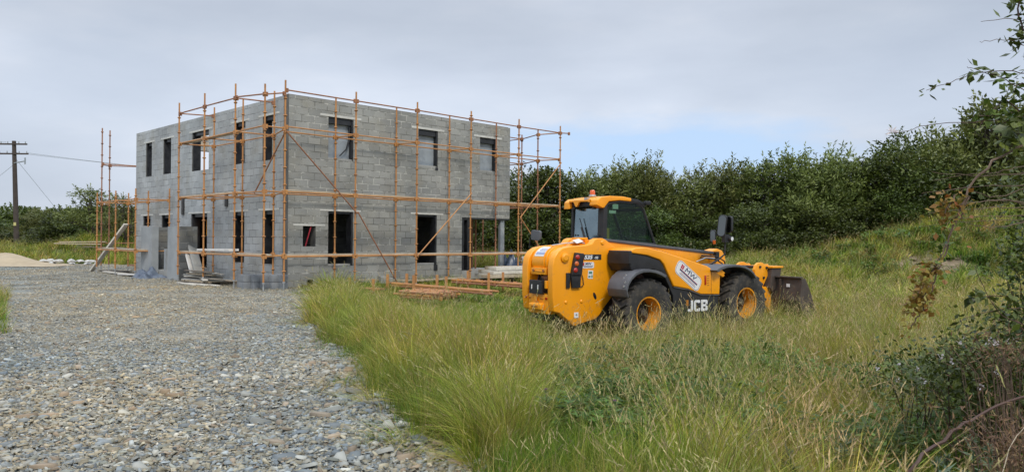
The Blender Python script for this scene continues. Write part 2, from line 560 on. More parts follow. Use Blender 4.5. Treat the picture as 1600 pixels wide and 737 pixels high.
def text(body, size, loc, rot, mat, parent, name='lettering', off=0., ext=.002, sx=1., align='LEFT', shear=0.):
    cu = bpy.data.curves.new(name, 'FONT')
    cu.body = body
    cu.size = size
    cu.extrude = ext
    cu.offset = off
    cu.align_x = align
    cu.shear = shear
    cu.materials.append(MT[mat])
    tmp = bpy.data.objects.new(name, cu)
    COL.objects.link(tmp)
    bpy.context.view_layer.update()
    me = bpy.data.meshes.new_from_object(tmp.evaluated_get(bpy.context.evaluated_depsgraph_get()))
    bpy.data.objects.remove(tmp)
    bpy.data.curves.remove(cu)
    me.name = name
    o = bpy.data.objects.new(name, me)
    COL.objects.link(o)
    o.parent = parent
    o.location = loc
    o.rotation_euler = rot
    o.scale = (sx, 1, 1)
    return o


def at(px, py, d):
    """point at depth d metres that the photo shows at pixel px,py"""
    v = fw + rt * ((px - 800) / 1190.) - up * ((py - 368.5) / 1190.)
    return cam_pos + v * d


def rz(a):
    return Matrix.Rotation(a, 4, 'Z')


# ------------------------------------------------------------------ terrain
BX = np.array([(0, .8), (4, .1), (5.05, -.22), (5.8, -.52), (6.9, -1.05), (9.3, -1.95), (13.4, -3.32), (17.5, -4.45), (21, -5.4), (24, -5.9), (30, -5.5), (200, -5)])


def vnoise(x, y, s, seed=0):
    """cheap smooth noise -1..1"""
    x = np.asarray(x) * s + seed * 17.3
    y = np.asarray(y) * s + seed * 9.7
    return (np.sin(x * 1.7 + 1.3 * np.sin(y * 1.1 + seed)) + np.sin(y * 1.9 + 1.7 * np.sin(x * .8 + 2)) + .6 * np.sin((x + y) * 3.1 + np.sin(x * 2.3))) / 2.6


def sstep(t):
    t = np.clip(t, 0, 1)
    return t * t * (3 - 2 * t)


def terr(x, y):
    x = np.asarray(x, float)
    y = np.asarray(y, float)
    bx = np.interp(y, BX[:, 0], BX[:, 1])
    dd = x - bx
    t = sstep(dd / 3.5)
    left = np.interp(y, [38, 47, 58, 80, 200], [0, .3, .75, 1.0, 1.4])
    right = np.interp(y, [0, 5, 13, 17, 24, 30, 40, 60, 200], [-.12, -.22, -.38, -.36, -.28, 0, .6, .8, 1.4])
    z = left * (1 - t) + right * t
    z = z + 2.7 * np.exp(-((x - 22) / 8.5) ** 2 - ((y - 31) / 5) ** 2)
    z = z + 1.15 * np.exp(-((x + 25) / 3.2) ** 2 - ((y - 47) / 3.) ** 2)
    z = z + .7 * sstep((x - 2.2) / 2.5) * sstep((9 - y) / 4) * sstep((x - .35 * y) / 1.5)
    z = z + t * .05 * vnoise(x, y, .8, 3)
    return z


POLY = [(1.0, -3), (.7, 0), (.1, 4), (-.22, 5.05), (-.52, 5.8), (-1.05, 6.9), (-1.95, 9.3), (-3.32, 13.4), (-4.45, 17.5), (-5.35, 21), (-5.5, 23),
        (-6.3, 24.2), (-16.2, 33.2), (-15, 38.5), (-22, 40.3), (-48, 39.5), (-48, 22), (-15.5, 22), (-12.5, 18.5), (-9.3, 13.8), (-6.9, 9.6), (-7.6, 8), (-9.5, 4), (-9.5, -3)]


def in_poly(x, y, poly=POLY):
    x = np.asarray(x)
    y = np.asarray(y)
    c = np.zeros(x.shape, bool)
    n = len(poly)
    for i in range(n):
        x0, y0 = poly[i]
        x1, y1 = poly[(i + 1) % n]
        if y0 == y1: continue
        k = ((y0 > y) != (y1 > y)) & (x < (x1 - x0) * (y - y0) / (y1 - y0) + x0)
        c ^= k
    return c


def gravel_mask(x, y):
    w = .20 * vnoise(x, y, 1.1, 5) + .10 * vnoise(x, y, 4.1, 6)
    return in_poly(np.asarray(x) + w, np.asarray(y) + w * .5)


def grid(xs, ys, f):
    X, Y = np.meshgrid(xs, ys)
    V = np.stack([X.ravel(), Y.ravel(), f(X, Y).ravel()], 1)
    nx, ny = len(xs), len(ys)
    i = (np.arange(ny - 1)[:, None] * nx + np.arange(nx - 1)[None, :]).ravel()
    return V, np.stack([i, i + 1, i + nx + 1, i + nx], 1)


xs = np.concatenate([[-4000, -1500, -600, -300, -150, -100], np.arange(-70, 70, .7), [90, 130, 250, 600, 1500, 4000]])
ys = np.concatenate([[-600, -100, -30], np.arange(-10, 85, .7), [95, 120, 160, 250, 600, 1500, 5000]])
V, Fq = grid(xs, ys, terr)
m, nt, b = newmat('meadow_soil')
ge = nd(nt, 'ShaderNodeNewGeometry')
n = nd(nt, 'ShaderNodeTexNoise', i_Scale=.6, i_Detail=6., i_Roughness=.65)
nt.links.new(ge.outputs['Position'], n.inputs['Vector'])
n2_ = nd(nt, 'ShaderNodeTexNoise', i_Scale=9., i_Detail=6., i_Roughness=.7)
nt.links.new(ge.outputs['Position'], n2_.inputs['Vector'])
c = ramp(nt, n.outputs[0], [(.3, (.060, .075, .022)), (.5, (.11, .115, .040)), (.7, (.18, .155, .075))])
c = mixc(nt, 1., c, ramp(nt, n2_.outputs[0], [(.3, .6), (.7, 1.3)]), 'MULTIPLY')
nt.links.new(c, b.inputs['Base Color'])
b.inputs['Roughness'].default_value = .95
bump(nt, b, n2_.outputs[0], .8, .05)
gr = npmesh('ground', V, Fq, m, smooth=True)
tag(gr, kind='structure')

# bare earth on the face of the mound
V, Fq = grid(np.arange(11.8, 17.5, .2), np.arange(25.6, 29.4, .2), lambda x, y: terr(x, y) + .035 + .03 * vnoise(x, y, 6., 4))
cen = V[Fq].mean(1)
k_ = ((cen[:, 0] - 14.6) / 1.6) ** 2 + ((cen[:, 1] - 27.4) / 1.2) ** 2 + .5 * vnoise(cen[:, 0], cen[:, 1], 2.2, 9) < 1
Fq = Fq[k_]
used = np.unique(Fq)
mp_ = np.full(len(V), -1)
mp_[used] = np.arange(len(used))
tag(npmesh('bare_earth', V[used], mp_[Fq], pm('dry_earth', (.13, .10, .06), (.25, .19, .12), 4., .95, bs=.6), smooth=True), kind='structure')

# gravel yard sheet
m, nt, b = newmat('crushed_slate_bed')
ge = nd(nt, 'ShaderNodeNewGeometry')
vo = nd(nt, 'ShaderNodeTexVoronoi', i_Scale=26.)
nt.links.new(ge.outputs['Position'], vo.inputs['Vector'])
n = nd(nt, 'ShaderNodeTexNoise', i_Scale=.35, i_Detail=6., i_Roughness=.6)
nt.links.new(ge.outputs['Position'], n.inputs['Vector'])
sp = nd(nt, 'ShaderNodeSeparateColor')
nt.links.new(vo.outputs['Color'], sp.inputs[0])
c = ramp(nt, sp.outputs[0], [(0, (.11, .11, .10)), (.35, (.22, .215, .185)), (.7, (.30, .27, .205)), (1, (.33, .325, .29))])
c = mixc(nt, 1., c, ramp(nt, n.outputs[0], [(.35, (.85, .95, 1.05)), (.65, (1.1, 1.0, .84))]), 'MULTIPLY')
nt.links.new(c, b.inputs['Base Color'])
b.inputs['Roughness'].default_value = .9
bump(nt, b, vo.outputs['Distance'], .8, .03)
V, Fq = grid(np.arange(-48, 1.5, .25), np.arange(-2, 41, .25), lambda x, y: terr(x, y) + .02)
cen = V[Fq].mean(1)
keep = gravel_mask(cen[:, 0], cen[:, 1])
Fq = Fq[keep]
used = np.unique(Fq)
mp_ = np.full(len(V), -1)
mp_[used] = np.arange(len(used))
gy = npmesh('gravel_yard', V[used], mp_[Fq], m, smooth=True)
tag(gy, kind='structure')

# ------------------------------------------------------------------ building (local frame: x along the long right wall, y along the left wall)
C0 = Vector((-6.892, 23.417, 0))
A45 = R(45)
s2 = math.sqrt(.5)


def lw(x, y, z=0.):   # building local -> world
    return Vector((C0.x + s2 * (x - y), C0.y + s2 * (x + y), z))


bld = empty('block_building', C0, A45, label='unfinished two-storey grey concrete block building without a roof inside scaffolding', cat='building')
BLX, BLY, BH, FL = 9.6, 13.1, 5.96, .38


def wall(name, axis, length, z0, z1, off, th, ops, mats, parent=bld, u0=0.):
    """axis 'x': runs along x, outer face at y=off looking to -y, thickness towards +th; 'y' the same with x and y swapped. ops (u0,u1,z0,z1)."""
    us = sorted({u0, length} | {v for o in ops for v in o[:2]})
    zs = sorted({z0, z1} | {v for o in ops for v in o[2:]})
    us = [u for u in us if u0 <= u <= length]
    zs = [z for z in zs if z0 <= z <= z1]

    def solid(i, j):
        if i < 0 or j < 0 or i >= len(us) - 1 or j >= len(zs) - 1: return False
        cu, cz = (us[i] + us[i + 1]) / 2, (zs[j] + zs[j + 1]) / 2
        return not any(o[0] < cu < o[1] and o[2] < cz < o[3] for o in ops)
    vs, fs, uv, mi = [], [], [], []

    def P(u, d, z): return (u, off + d, z) if axis == 'x' else (off + d, u, z)

    def quad(pts, uvs, k):
        o = len(vs)
        vs.extend(P(*p) for p in pts)
        fs.append((o, o + 1, o + 2, o + 3))
        uv.extend(uvs)
        mi.append(k)
    for i in range(len(us) - 1):
        for j in range(len(zs) - 1):
            if not solid(i, j): continue
            a, b_, c_, d_ = us[i], us[i + 1], zs[j], zs[j + 1]
            quad([(a, 0, c_), (b_, 0, c_), (b_, 0, d_), (a, 0, d_)], [(a, c_), (b_, c_), (b_, d_), (a, d_)], 0)
            quad([(a, th, c_), (b_, th, c_), (b_, th, d_), (a, th, d_)], [(a, c_), (b_, c_), (b_, d_), (a, d_)], 1)
            if not solid(i - 1, j): quad([(a, 0, c_), (a, th, c_), (a, th, d_), (a, 0, d_)], [(0, c_), (th, c_), (th, d_), (0, d_)], 1)
            if not solid(i + 1, j): quad([(b_, 0, c_), (b_, th, c_), (b_, th, d_), (b_, 0, d_)], [(0, c_), (th, c_), (th, d_), (0, d_)], 1)
            if not solid(i, j - 1): quad([(a, 0, c_), (b_, 0, c_), (b_, th, c_), (a, th, c_)], [(a, 0), (b_, 0), (b_, th), (a, th)], 1)
            if not solid(i, j + 1): quad([(a, 0, d_), (b_, 0, d_), (b_, th, d_), (a, th, d_)], [(a, 0), (b_, 0), (b_, th), (a, th)], 1)
    me = bpy.data.meshes.new(name)
    me.from_pydata(vs, [], fs)
    ul = me.uv_layers.new(name='UVMap')
    for i, q in enumerate(uv): ul.data[i].uv = q
    for m_ in mats: me.materials.append(MT[m_])
    me.polygons.foreach_set('material_index', mi)
    bm = bmesh.new()
    bm.from_mesh(me)
    bmesh.ops.remove_doubles(bm, verts=bm.verts, dist=1e-5)
    bmesh.ops.recalc_face_normals(bm, faces=bm.faces)
    bm.to_mesh(me)
    bm.free()
    o = bpy.data.objects.new(name, me)
    COL.objects.link(o)
    o.parent = parent
    return o


UH, LH = 5.44, 2.41
R_UP = [(1.39, 2.33, 4.08, UH), (5.02, 5.91, 4.12, UH), (7.98, 8.84, 4.14, UH)]
R_LO = [(.51, .96, 1.28, 1.92), (1.41, 2.34, .65, LH), (5.00, 5.89, .62, LH)]
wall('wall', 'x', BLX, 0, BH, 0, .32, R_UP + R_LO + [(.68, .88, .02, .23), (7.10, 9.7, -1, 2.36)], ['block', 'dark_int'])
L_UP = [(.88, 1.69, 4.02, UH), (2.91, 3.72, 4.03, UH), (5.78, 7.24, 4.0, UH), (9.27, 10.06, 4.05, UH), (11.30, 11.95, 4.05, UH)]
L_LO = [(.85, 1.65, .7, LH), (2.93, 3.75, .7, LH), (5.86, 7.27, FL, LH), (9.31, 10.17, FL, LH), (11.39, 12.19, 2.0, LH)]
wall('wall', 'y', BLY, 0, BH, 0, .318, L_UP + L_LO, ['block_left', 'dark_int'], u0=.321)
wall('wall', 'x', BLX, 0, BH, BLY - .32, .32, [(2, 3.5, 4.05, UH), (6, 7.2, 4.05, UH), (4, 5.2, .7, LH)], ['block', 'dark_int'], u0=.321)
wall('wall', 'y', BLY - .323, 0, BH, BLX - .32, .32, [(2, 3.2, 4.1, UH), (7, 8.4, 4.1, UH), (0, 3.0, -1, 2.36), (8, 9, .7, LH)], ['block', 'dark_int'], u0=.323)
# corner returns so the left wall face reaches the corner
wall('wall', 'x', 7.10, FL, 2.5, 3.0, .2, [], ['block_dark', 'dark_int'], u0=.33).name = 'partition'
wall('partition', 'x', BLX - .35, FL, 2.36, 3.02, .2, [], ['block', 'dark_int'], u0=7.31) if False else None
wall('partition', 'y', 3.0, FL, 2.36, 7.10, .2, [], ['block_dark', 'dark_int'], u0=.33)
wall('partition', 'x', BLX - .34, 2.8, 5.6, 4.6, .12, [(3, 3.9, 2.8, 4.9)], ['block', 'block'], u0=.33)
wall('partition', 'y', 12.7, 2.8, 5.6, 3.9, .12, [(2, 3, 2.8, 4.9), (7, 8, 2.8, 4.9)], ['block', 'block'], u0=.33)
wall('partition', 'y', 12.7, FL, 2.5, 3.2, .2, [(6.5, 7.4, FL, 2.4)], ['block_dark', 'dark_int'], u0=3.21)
MB().box(.33, BLX - .33, .33, BLY - .33, 2.50, 2.75).build('floor_slab', 'concrete', bld)
MB().box(7.32, BLX - .33, .33, 3.0, 2.37, 2.497).build('soffit_slab', 'concrete', bld)
MB().box(.33, BLX - .01, .33, BLY - .33, .0, FL).build('floor_slab', 'concrete', bld)
MB().box(7.12, BLX - .01, .01, .327, .05, FL - .01).build('floor_slab', 'concrete', bld)
# lintels, a little proud of the blockwork
for (a, b_, z0, z1) in R_UP + R_LO:
    e = .3 if b_ - a > .6 else .33
    MB().box(a - e, b_ + e, -.008, .16, z1 + .003, z1 + (.075 if z1 > 4 else .06)).build('lintel', 'lintel', bld, bevel=.004)
for (a, b_, z0, z1) in L_UP + L_LO:
    MB().box(-.008, .16, a - .28, b_ + .28, z1 + .003, z1 + .065).build('lintel', 'lintel', bld, bevel=.004)
# black membrane lining the reveals (three sided strips) and loose flaps
for (a, b_, z0, z1) in R_UP + R_LO[1:]:
    w = .06
    mb = MB()
    mb.box(a + .004, a + w * .5, .12, .30, z0 + .003, z1 - .004)
    mb.box(b_ - w, b_ - .004, .02, .30, z0 + (.003 if z1 < 4 else .1), z1 - .004)
    mb.box(a + w * .5 + .002, b_ - w - .002, .05, .30, z1 - (.2 if z1 > 4 else .07), z1 - .005)
    mb.build('window_membrane', 'membrane', bld)
for (a, b_, z0, z1) in L_UP + L_LO:
    mb = MB()
    mb.box(.10, .30, a + .004, a + .05, z0 + .003, z1 - .004)
    mb.box(.03, .30, b_ - .06, b_ - .004, z0 + .003, z1 - .004)
    mb.box(.08, .30, a + .053, b_ - .063, z1 - .12, z1 - .005)
    mb.build('window_membrane', 'membrane', bld)
# drape hanging in the first upper window, flap below the second
mb = MB()
mb.path([(2.24, .1, 5.2), (2.22, .1, 4.75), (2.1, .08, 4.45), (1.85, .06, 4.22)], .035, .02, 6)
mb.build('loose_membrane', 'membrane', bld)
MB().box(5.80, 5.92, -.012, .05, 4.02, 4.12).build('loose_membrane', 'membrane', bld)
MB().box(5.76, 5.93, -.014, .05, .40, .62).build('loose_membrane', 'membrane', bld)
# sill stubs
for (a, b_, z0, z1) in R_UP + R_LO[1:]:
    MB().box(a + .01, b_ - .01, .06, .31, z0 + .003, z0 + .06).build('sill', 'concrete', bld)
for (a, b_, z0, z1) in R_UP:
    MB().box(a + .035, b_ - .065, .17, .176, z0 + .065, z1 - .2).build('lit_window_film', 'lit_film', bld)  # pale film added to lighten the upper openings, as if lit inside
# red timber leaning in the small opening
MB().tube((.66, .1, 1.29), (.84, .04, 1.98), .02, 6).build('red_strut', 'redprint', bld)
# corner column of the undercroft and door framing
MB().box(9.17, 9.30, .06, .19, FL, 2.36).build('steel_column', 'steel_grey', bld, bevel=.006)
MB().box(9.305, 9.40, .08, .17, FL, 2.36).build('steel_column', 'galv', bld, bevel=.006)
MB().box(7.105, 7.22, .02, .3, FL, 2.35).box(7.40, 7.58, .03, .3, FL, 2.35).box(7.223, 7.397, .2, .24, FL, 2.35).box(7.223, 7.397, .02, .3, 2.27, 2.35).build('door_frame', 'membrane', bld)
MB().tube((7.98, .5, FL), (7.98, .5, 2.36), .03, 8).build('prop', 'black', bld)
MB().tube((9.05, 1.6, FL), (9.05, 1.6, 2.36), .04, 8).build('prop', 'rust', bld)
MB().tube((8.7, 1.0, FL), (8.7, 1.0, 2.36), .035, 8).build('prop', 'rust', bld)
MB().box(7.58, 9.6, -.006, .02, 2.30, 2.355).build('soffit_trim', 'membrane', bld)
# wall plate on top
MB().box(.02, BLX - .02, .10, .20, BH, BH + .035).build('wall_plate', 'wood_dark', bld)
# downpipe stubs by the left wall
for yy in (4.15, 7.9):
    MB().box(-.05, -.004, yy, yy + .2, 2.62 if yy < 5 else 2.4, 3.05 if yy < 5 else 3.1).build('wall_tie_box', 'membrane', bld, bevel=.005)
# yellow prop inside the wide doorway
MB().tube((.5, 6.5, FL), (.5, 6.5, 2.49), .035).tube((.5, 6.85, FL), (.5, 6.85, 2.49), .03).box(.46, .54, 6.35, 7.0, 1.6, 2.2).build('formwork_prop', MT['yellow'], bld)
# timber joists across the open top, hardly seen
for k in range(6):
    MB().box(.33, BLX - .33, 1.5 + k * 2, 1.58 + k * 2, 5.5, 5.68).build('joist', 'wood', bld)

# porch walls under construction (storey-low), own thing
porch = empty('porch_wall', C0, A45, label='low grey rendered porch walls with dark block side in front of the left wall doorway', cat='porch wall')
PZ = 1.92
MB().box(-1.06, -.81, 5.7, 6.73, 0, PZ).build('front_pier', 'render', porch)
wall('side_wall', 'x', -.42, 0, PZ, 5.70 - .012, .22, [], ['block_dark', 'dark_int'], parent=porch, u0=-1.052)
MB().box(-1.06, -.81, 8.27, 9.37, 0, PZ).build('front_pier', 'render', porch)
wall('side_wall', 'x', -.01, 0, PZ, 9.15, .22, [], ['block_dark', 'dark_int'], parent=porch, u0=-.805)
MB().box(-.80, -.02, 6.9, 8.9, 0, .30).build('door_step', 'concrete', porch)
MB().box(-.80, -.02, 7.6, 7.75, .3, 1.1).build('inner_wall', 'render', porch)


# ------------------------------------------------------------------ scaffolding
def standard_mb(x, y, z0, z1):
    mb = MB()
    mb.tube((x, y, z0 + .28), (x, y, z1), .027, 8)
    z = z0 + .55
    while z < z1 - .15:
        mb.tube((x, y, z), (x, y, z + .03), .036, 8, .062)
        mb.tube((x, y, z + .03), (x, y, z + .045), .062, 8, .05)
        z += .5
    mb.tube((x, y, z1 - .16), (x, y, z1 + .0), .022, 8)
    return mb


def scaf_ground(x, y):
    w = lw(x, y)
    return float(terr(w.x, w.y))


def standard(par, x, y, z1, z0=None, mat='orange'):
    z0 = scaf_ground(x, y) if z0 is None else z0
    o = standard_mb(x, y, z0, z1).build('standard', mat, par, smooth=True)
    MB().tube((x, y, z0 + .01), (x, y, z0 + .32), .019, 6).tube((x, y, z0 + .24), (x, y, z0 + .275), .045, 8).box(x - .075, x + .075, y - .075, y + .075, z0, z0 + .012).build('base_jack', 'galv', o)
    return o


def ledger(par, p, q, name='ledger', mat='orange', r=.022, wedge=True):
    p, q = Vector(p), Vector(q)
    jz = rnd.uniform(-.012, .012)
    mb = MB().tube(p + Vector((0, 0, jz)), q + Vector((0, 0, -jz)), r, 7)
    if wedge:
        d = (q - p).normalized()
        for e, s_ in ((p, 1), (q, -1)):
            c_ = e + d * .045 * s_
            mb.box(c_.x - .035, c_.x + .035, c_.y - .035, c_.y + .035, c_.z - .07, c_.z + .05)
    return mb.build(name, mat, par, smooth=True)


def board(par, p, q, w=.225, t=.04, mat='wood'):
    p, q = Vector(p), Vector(q)
    d = (q - p).normalized()
    n = Vector((-d.y, d.x, 0)).normalized() * w / 2
    T = Vector((0, 0, t))
    vs = [p - n, q - n, q + n, p + n]
    return MB().add([*vs, *[v + T for v in vs]], [(0, 3, 2, 1), (4, 5, 6, 7), (0, 1, 5, 4), (1, 2, 6, 5), (2, 3, 7, 6), (3, 0, 4, 7)]).build('scaffold_board', mat, par)


sc = empty('scaffold', C0, A45, label='tall orange tube scaffold wrapping the near corner and long right wall of the block building', cat='scaffold')
OX = [-.78, 1.62, 4.02, 6.43, 8.86, 11.22]
IX = [1.50, 3.88, 6.25, 8.60, 10.95]
YO, YI = -1.22, -.25
for x in OX: standard(sc, x, YO, 6.10)
for x in IX: standard(sc, x, YI, 6.02, mat='orange' if x < 8 else 'rust')
for z in (1.0, 2.88, 4.76):
    for a, b_ in zip(OX, OX[1:]): ledger(sc, (a, YO, z), (b_, YO, z))
    for a, b_ in zip(IX, IX[1:]): ledger(sc, (a, YI, z), (b_, YI, z))
    ledger(sc, (-.3, YI, z), (IX[0], YI, z))
    for a, b_ in zip(OX[1:], IX): ledger(sc, (a, YO, z), (b_, YI, z), 'transom')
for a, b_ in zip(OX, OX[1:]): ledger(sc, (a, YO, 5.82), (b_, YO, 5.82), 'guard_rail', 'rust')
for a, b_ in zip(OX[:3], OX[1:4]): board(sc, (a, YO + .14, 1.03), (b_ + .1, YO + .14, 1.03), .2)
for a, b_ in zip(OX[3:], OX[4:]): board(sc, (a, YO + .14, 1.03), (b_ + .1, YO + .14, 1.03), .2)
for a, b_ in zip(OX, OX[1:]): board(sc, (a, YO + .13, 2.915), (b_ - .02, YO + .13, 2.915), .18, .035)
# end return beyond the building
EY = [1.2, 3.6]
for y in EY:
    standard(sc, 11.5, y, 6.0, mat='rust')
    standard(sc, 10.3, y, 5.9, mat='rust')
for z in (1.0, 2.88, 4.76, 5.82):
    ledger(sc, (IX[-1], YI, z), (11.22, YO, z), 'transom')
    ledger(sc, (IX[-1], YI, z), (11.5, EY[0], z), 'ledger', 'rust')
    ledger(sc, (11.5, EY[0], z), (11.5, EY[1], z), 'ledger', 'rust')
    if z > 2: ledger(sc, (10.3, EY[0], z), (11.5, EY[0], z), 'transom', 'rust')
ledger(sc, (11.22, YO, 5.82), (11.9, YO + .1, 5.88), 'guard_rail', 'rust')
# diagonal braces
ledger(sc, (-.78, YO - .06, 4.62), (1.66, YO - .06, 2.32), 'brace', 'rust', wedge=False)
ledger(sc, (1.66, YO - .08, 2.36), (3.20, YO - .08, .12), 'brace', 'rust', wedge=False)
ledger(sc, (4.02, YO - .06, .97), (6.43, YO - .06, 3.18), 'brace', wedge=False)
ledger(sc, (11.22, YO - .06, 4.62), (8.9, YO - .06, 2.38), 'brace', wedge=False)
ledger(sc, (8.9, YO - .07, 2.38), (11.0, YO - .07, .2), 'brace', wedge=False)
ledger(sc, (-.75, YO + .05, 4.6), (-.9, .4, 2.9), 'brace', 'rust', wedge=False)
# left row
LX, LI = -1.45, -.30
LY = [-1.30, .55, 2.74, 4.78]
LIY = [.35, 2.46, 4.65]
for y, t in zip(LY, (5.88, 6.14, 6.14, 6.08)): standard(sc, LX, y, t)
for y in LIY: standard(sc, LI, y, 6.06)
for z in (1.02, 2.86, 4.70):
    for a, b_ in zip(LY, LY[1:]): ledger(sc, (LX, a, z), (LX, b_, z))
    for a, b_ in zip(LIY, LIY[1:]): ledger(sc, (LI, a, z), (LI, b_, z))
    for a, b_ in zip(LY[1:], LIY): ledger(sc, (LX, a, z), (LI, b_, z), 'transom')
    ledger(sc, (LX, LY[0], z), (-.78, YO, z), 'transom')
    ledger(sc, (-.78, YO, z), (LI, LIY[0], z), 'ledger')
for a, b_ in zip(LY[1:], LY[2:]): ledger(sc, (LX, a, 5.72), (LX, b_, 5.72), 'guard_rail', 'rust')
ledger(sc, (LX, LY[3], 5.72), (LI, LIY[2], 5.76), 'guard_rail', 'rust')
ledger(sc, (LX, LY[1], 5.72), (LI, LIY[0], 5.70), 'guard_rail', 'rust')
ledger(sc, (LX, LY[0], 5.6), (-.78, YO, 5.72), 'guard_rail', 'rust')
ledger(sc, (LX, LY[0], 5.6), (LX, LY[1], 5.74), 'guard_rail', 'rust')
for a, b_ in ((LY[1], LY[2]), (LY[2], LY[3])):
    board(sc, (LX + .2, a, 4.72), (LX + .2, b_, 4.72))
board(sc, (LX + .15, LY[0], 1.04), (LX + .15, LY[3], 1.04), .2)
board(sc, (LX + .15, LY[1], 2.89), (LX + .15, LY[3], 2.89), .2)

# far left scaffold
fs = empty('scaffold', C0, A45, label='lower orange tube scaffold by the far left corner of the block building with the porch', cat='scaffold')
FO = [8.68, 10.88, 13.15]
FI = [8.59, 10.79, 13.08]
for y in FO: standard(fs, -1.5, y, 3.35)
for y in FI: standard(fs, -.3, y, 3.40)
standard(fs, -.9, 14.6, 6.25, mat='rust')
standard(fs, -.3, 15.54, 6.3, mat='rust')
standard(fs, 1.6, 14.2, 3.4, mat='rust')
for z in (1.0, 2.95):
    for a, b_ in zip(FO, FO[1:]): ledger(fs, (-1.5, a, z), (-1.5, b_, z))
    for a, b_ in zip(FI, FI[1:]): ledger(fs, (-.3, a, z), (-.3, b_, z))
    for a, b_ in zip(FO, FI): ledger(fs, (-1.5, a, z), (-.3, b_, z), 'transom')
    ledger(fs, (-1.5, 13.15, z), (-.9, 14.6, z))
    ledger(fs, (-.9, 14.6, z), (-.3, 15.54, z), 'transom')
    ledger(fs, (-.3, 13.08, z), (1.6, 14.2, z), 'transom')
ledger(fs, (-1.5, 8.68, 2.93), (-1.45, 5.6, 2.9), 'ledger') if False else None
ledger(fs, (-.9, 14.6, 4.66), (-.3, 15.54, 4.7), 'transom', 'rust')
ledger(fs, (-.9, 14.6, 4.7), (1.6, 13.25, 4.6), 'ledger', 'rust')
ledger(fs, (-.3, 15.54, 4.72), (1.6, 14.0, 4.66), 'ledger', 'rust')
board(fs, (-1.2, 8.7, 1.03), (-1.2, 13.2, 1.03), .3)
board(fs, (-.9, 9.7, 1.03), (-.9, 13.6, 1.03), .3, mat='wood_dark')


# ------------------------------------------------------------------ telehandler (x forward, y left, z up; origin below the rear axle)
ang = R(35.438)
OT = Vector((1.852, 14.696, -.375))
th = empty('telescopic_loader', OT, ang, label='yellow telescopic loader with black cab and raised rear tower parked in long grass, bucket lowered', cat='loader')


def part(name, mb, mat, parent=th, **k):
    return mb.build(name, mat, parent, **k)


plate = [(-1.71, .95), (-1.71, 1.45), (-1.68, 1.60), (-1.60, 1.71), (-1.48, 1.78), (-1.30, 1.81), (-.95, 1.83), (-.80, 1.86), (-.74, 1.93), (-.66, 1.96), (-.54, 1.96), (-.44, 1.92), (-.30, 1.83),
         (-.15, 1.76), (-.12, 1.72), (-.12, 1.52), (-.04, 1.45), (.02, 1.37), (-.10, 1.12), (-.27, .90), (-.50, .68), (-.60, .56), (-.70, .48), (-.90, .45), (-1.10, .41), (-1.18, .38), (-1.25, .40), (-1.32, .47), (-1.55, .63), (-1.67, .66)]
tower = part('boom_tower', MB().prism(plate, -.45, -.30), 'yellow', bevel=.022)
lp = [(x, z) for x, z in plate]
part('tower_plate', MB().prism(lp, .29, .47), 'yellow', tower, bevel=.03)
part('rear_crossmember', MB().box(-1.69, -1.50, -.295, .285, .60, .96), 'yellow', tower, bevel=.03)
part('skirt', MB().box(-1.62, -1.30, -.26, .27, .50, .60), 'underside', tower)
# boom rear end between the plates
mb = MB().lathe([(0, -.27), (.24, -.27), (.27, -.25), (.27, .24), (.24, .26), (0, .26)], 36, Matrix.Translation((-1.38, 0, 1.52)))
mb.prism([(-1.4, 1.79), (.1, 1.88), (.1, 1.50), (-1.4, 1.26)], -.24, .06)
boom = part('boom', mb, 'yellow', smooth=True)
part('boom_rib', MB().lathe([(.27, -.22), (.292, -.215), (.292, -.185), (.27, -.18)], 36, Matrix.Translation((-1.38, 0, 1.52))).lathe([(.27, -.13), (.288, -.127), (.288, -.10), (.27, -.097)], 36, Matrix.Translation((-1.38, 0, 1.52))), 'yellow', boom, smooth=True)
part('boom_flap', MB().box(-1.68, -1.60, -.22, .22, 1.30, 1.42).box(-1.69, -1.66, -.10, .10, 1.355, 1.37), 'yellow', boom, bevel=.015)
mb = MB()
for yy in (.14, -.15): mb.tube((-1.70, yy, 1.37), (-1.66, yy, 1.37), .025, 10)
part('bolt', mb, 'copper', boom)
# sticker wrapped on the drum
n = 10
vs, fs_ = [], []
for i in range(n + 1):
    t = R(95 + 62 * i / n)
    for yy in (-.12, .19): vs.append((-1.38 + .274 * math.cos(t), yy, 1.52 + .274 * math.sin(t)))
fs_ = [(2 * i, 2 * i + 1, 2 * i + 3, 2 * i + 2) for i in range(n)]
part('sticker', MB().add(vs, fs_), 'sticker', boom, smooth=True)
mb = MB()
for (t0, t1, ya, yb, k) in ((138, 150, -.10, .17, 0), (118, 121, -.09, .12, 0), (124, 127, -.09, .14, 0), (130, 133, -.07, .12, 0)):
    vs = []
    for i in range(3):
        t = R(t0 + (t1 - t0) * i / 2)
        for yy in (ya, yb): vs.append((-1.38 + .277 * math.cos(t), yy, 1.52 + .277 * math.sin(t)))
    mb.add(vs, [(0, 1, 3, 2), (2, 3, 5, 4)])
pm_bl = pm('faded_blue_print', (.22, .27, .45), (.38, .42, .55), 14., .5, bs=0)
part('sticker_print', mb, pm_bl, boom)
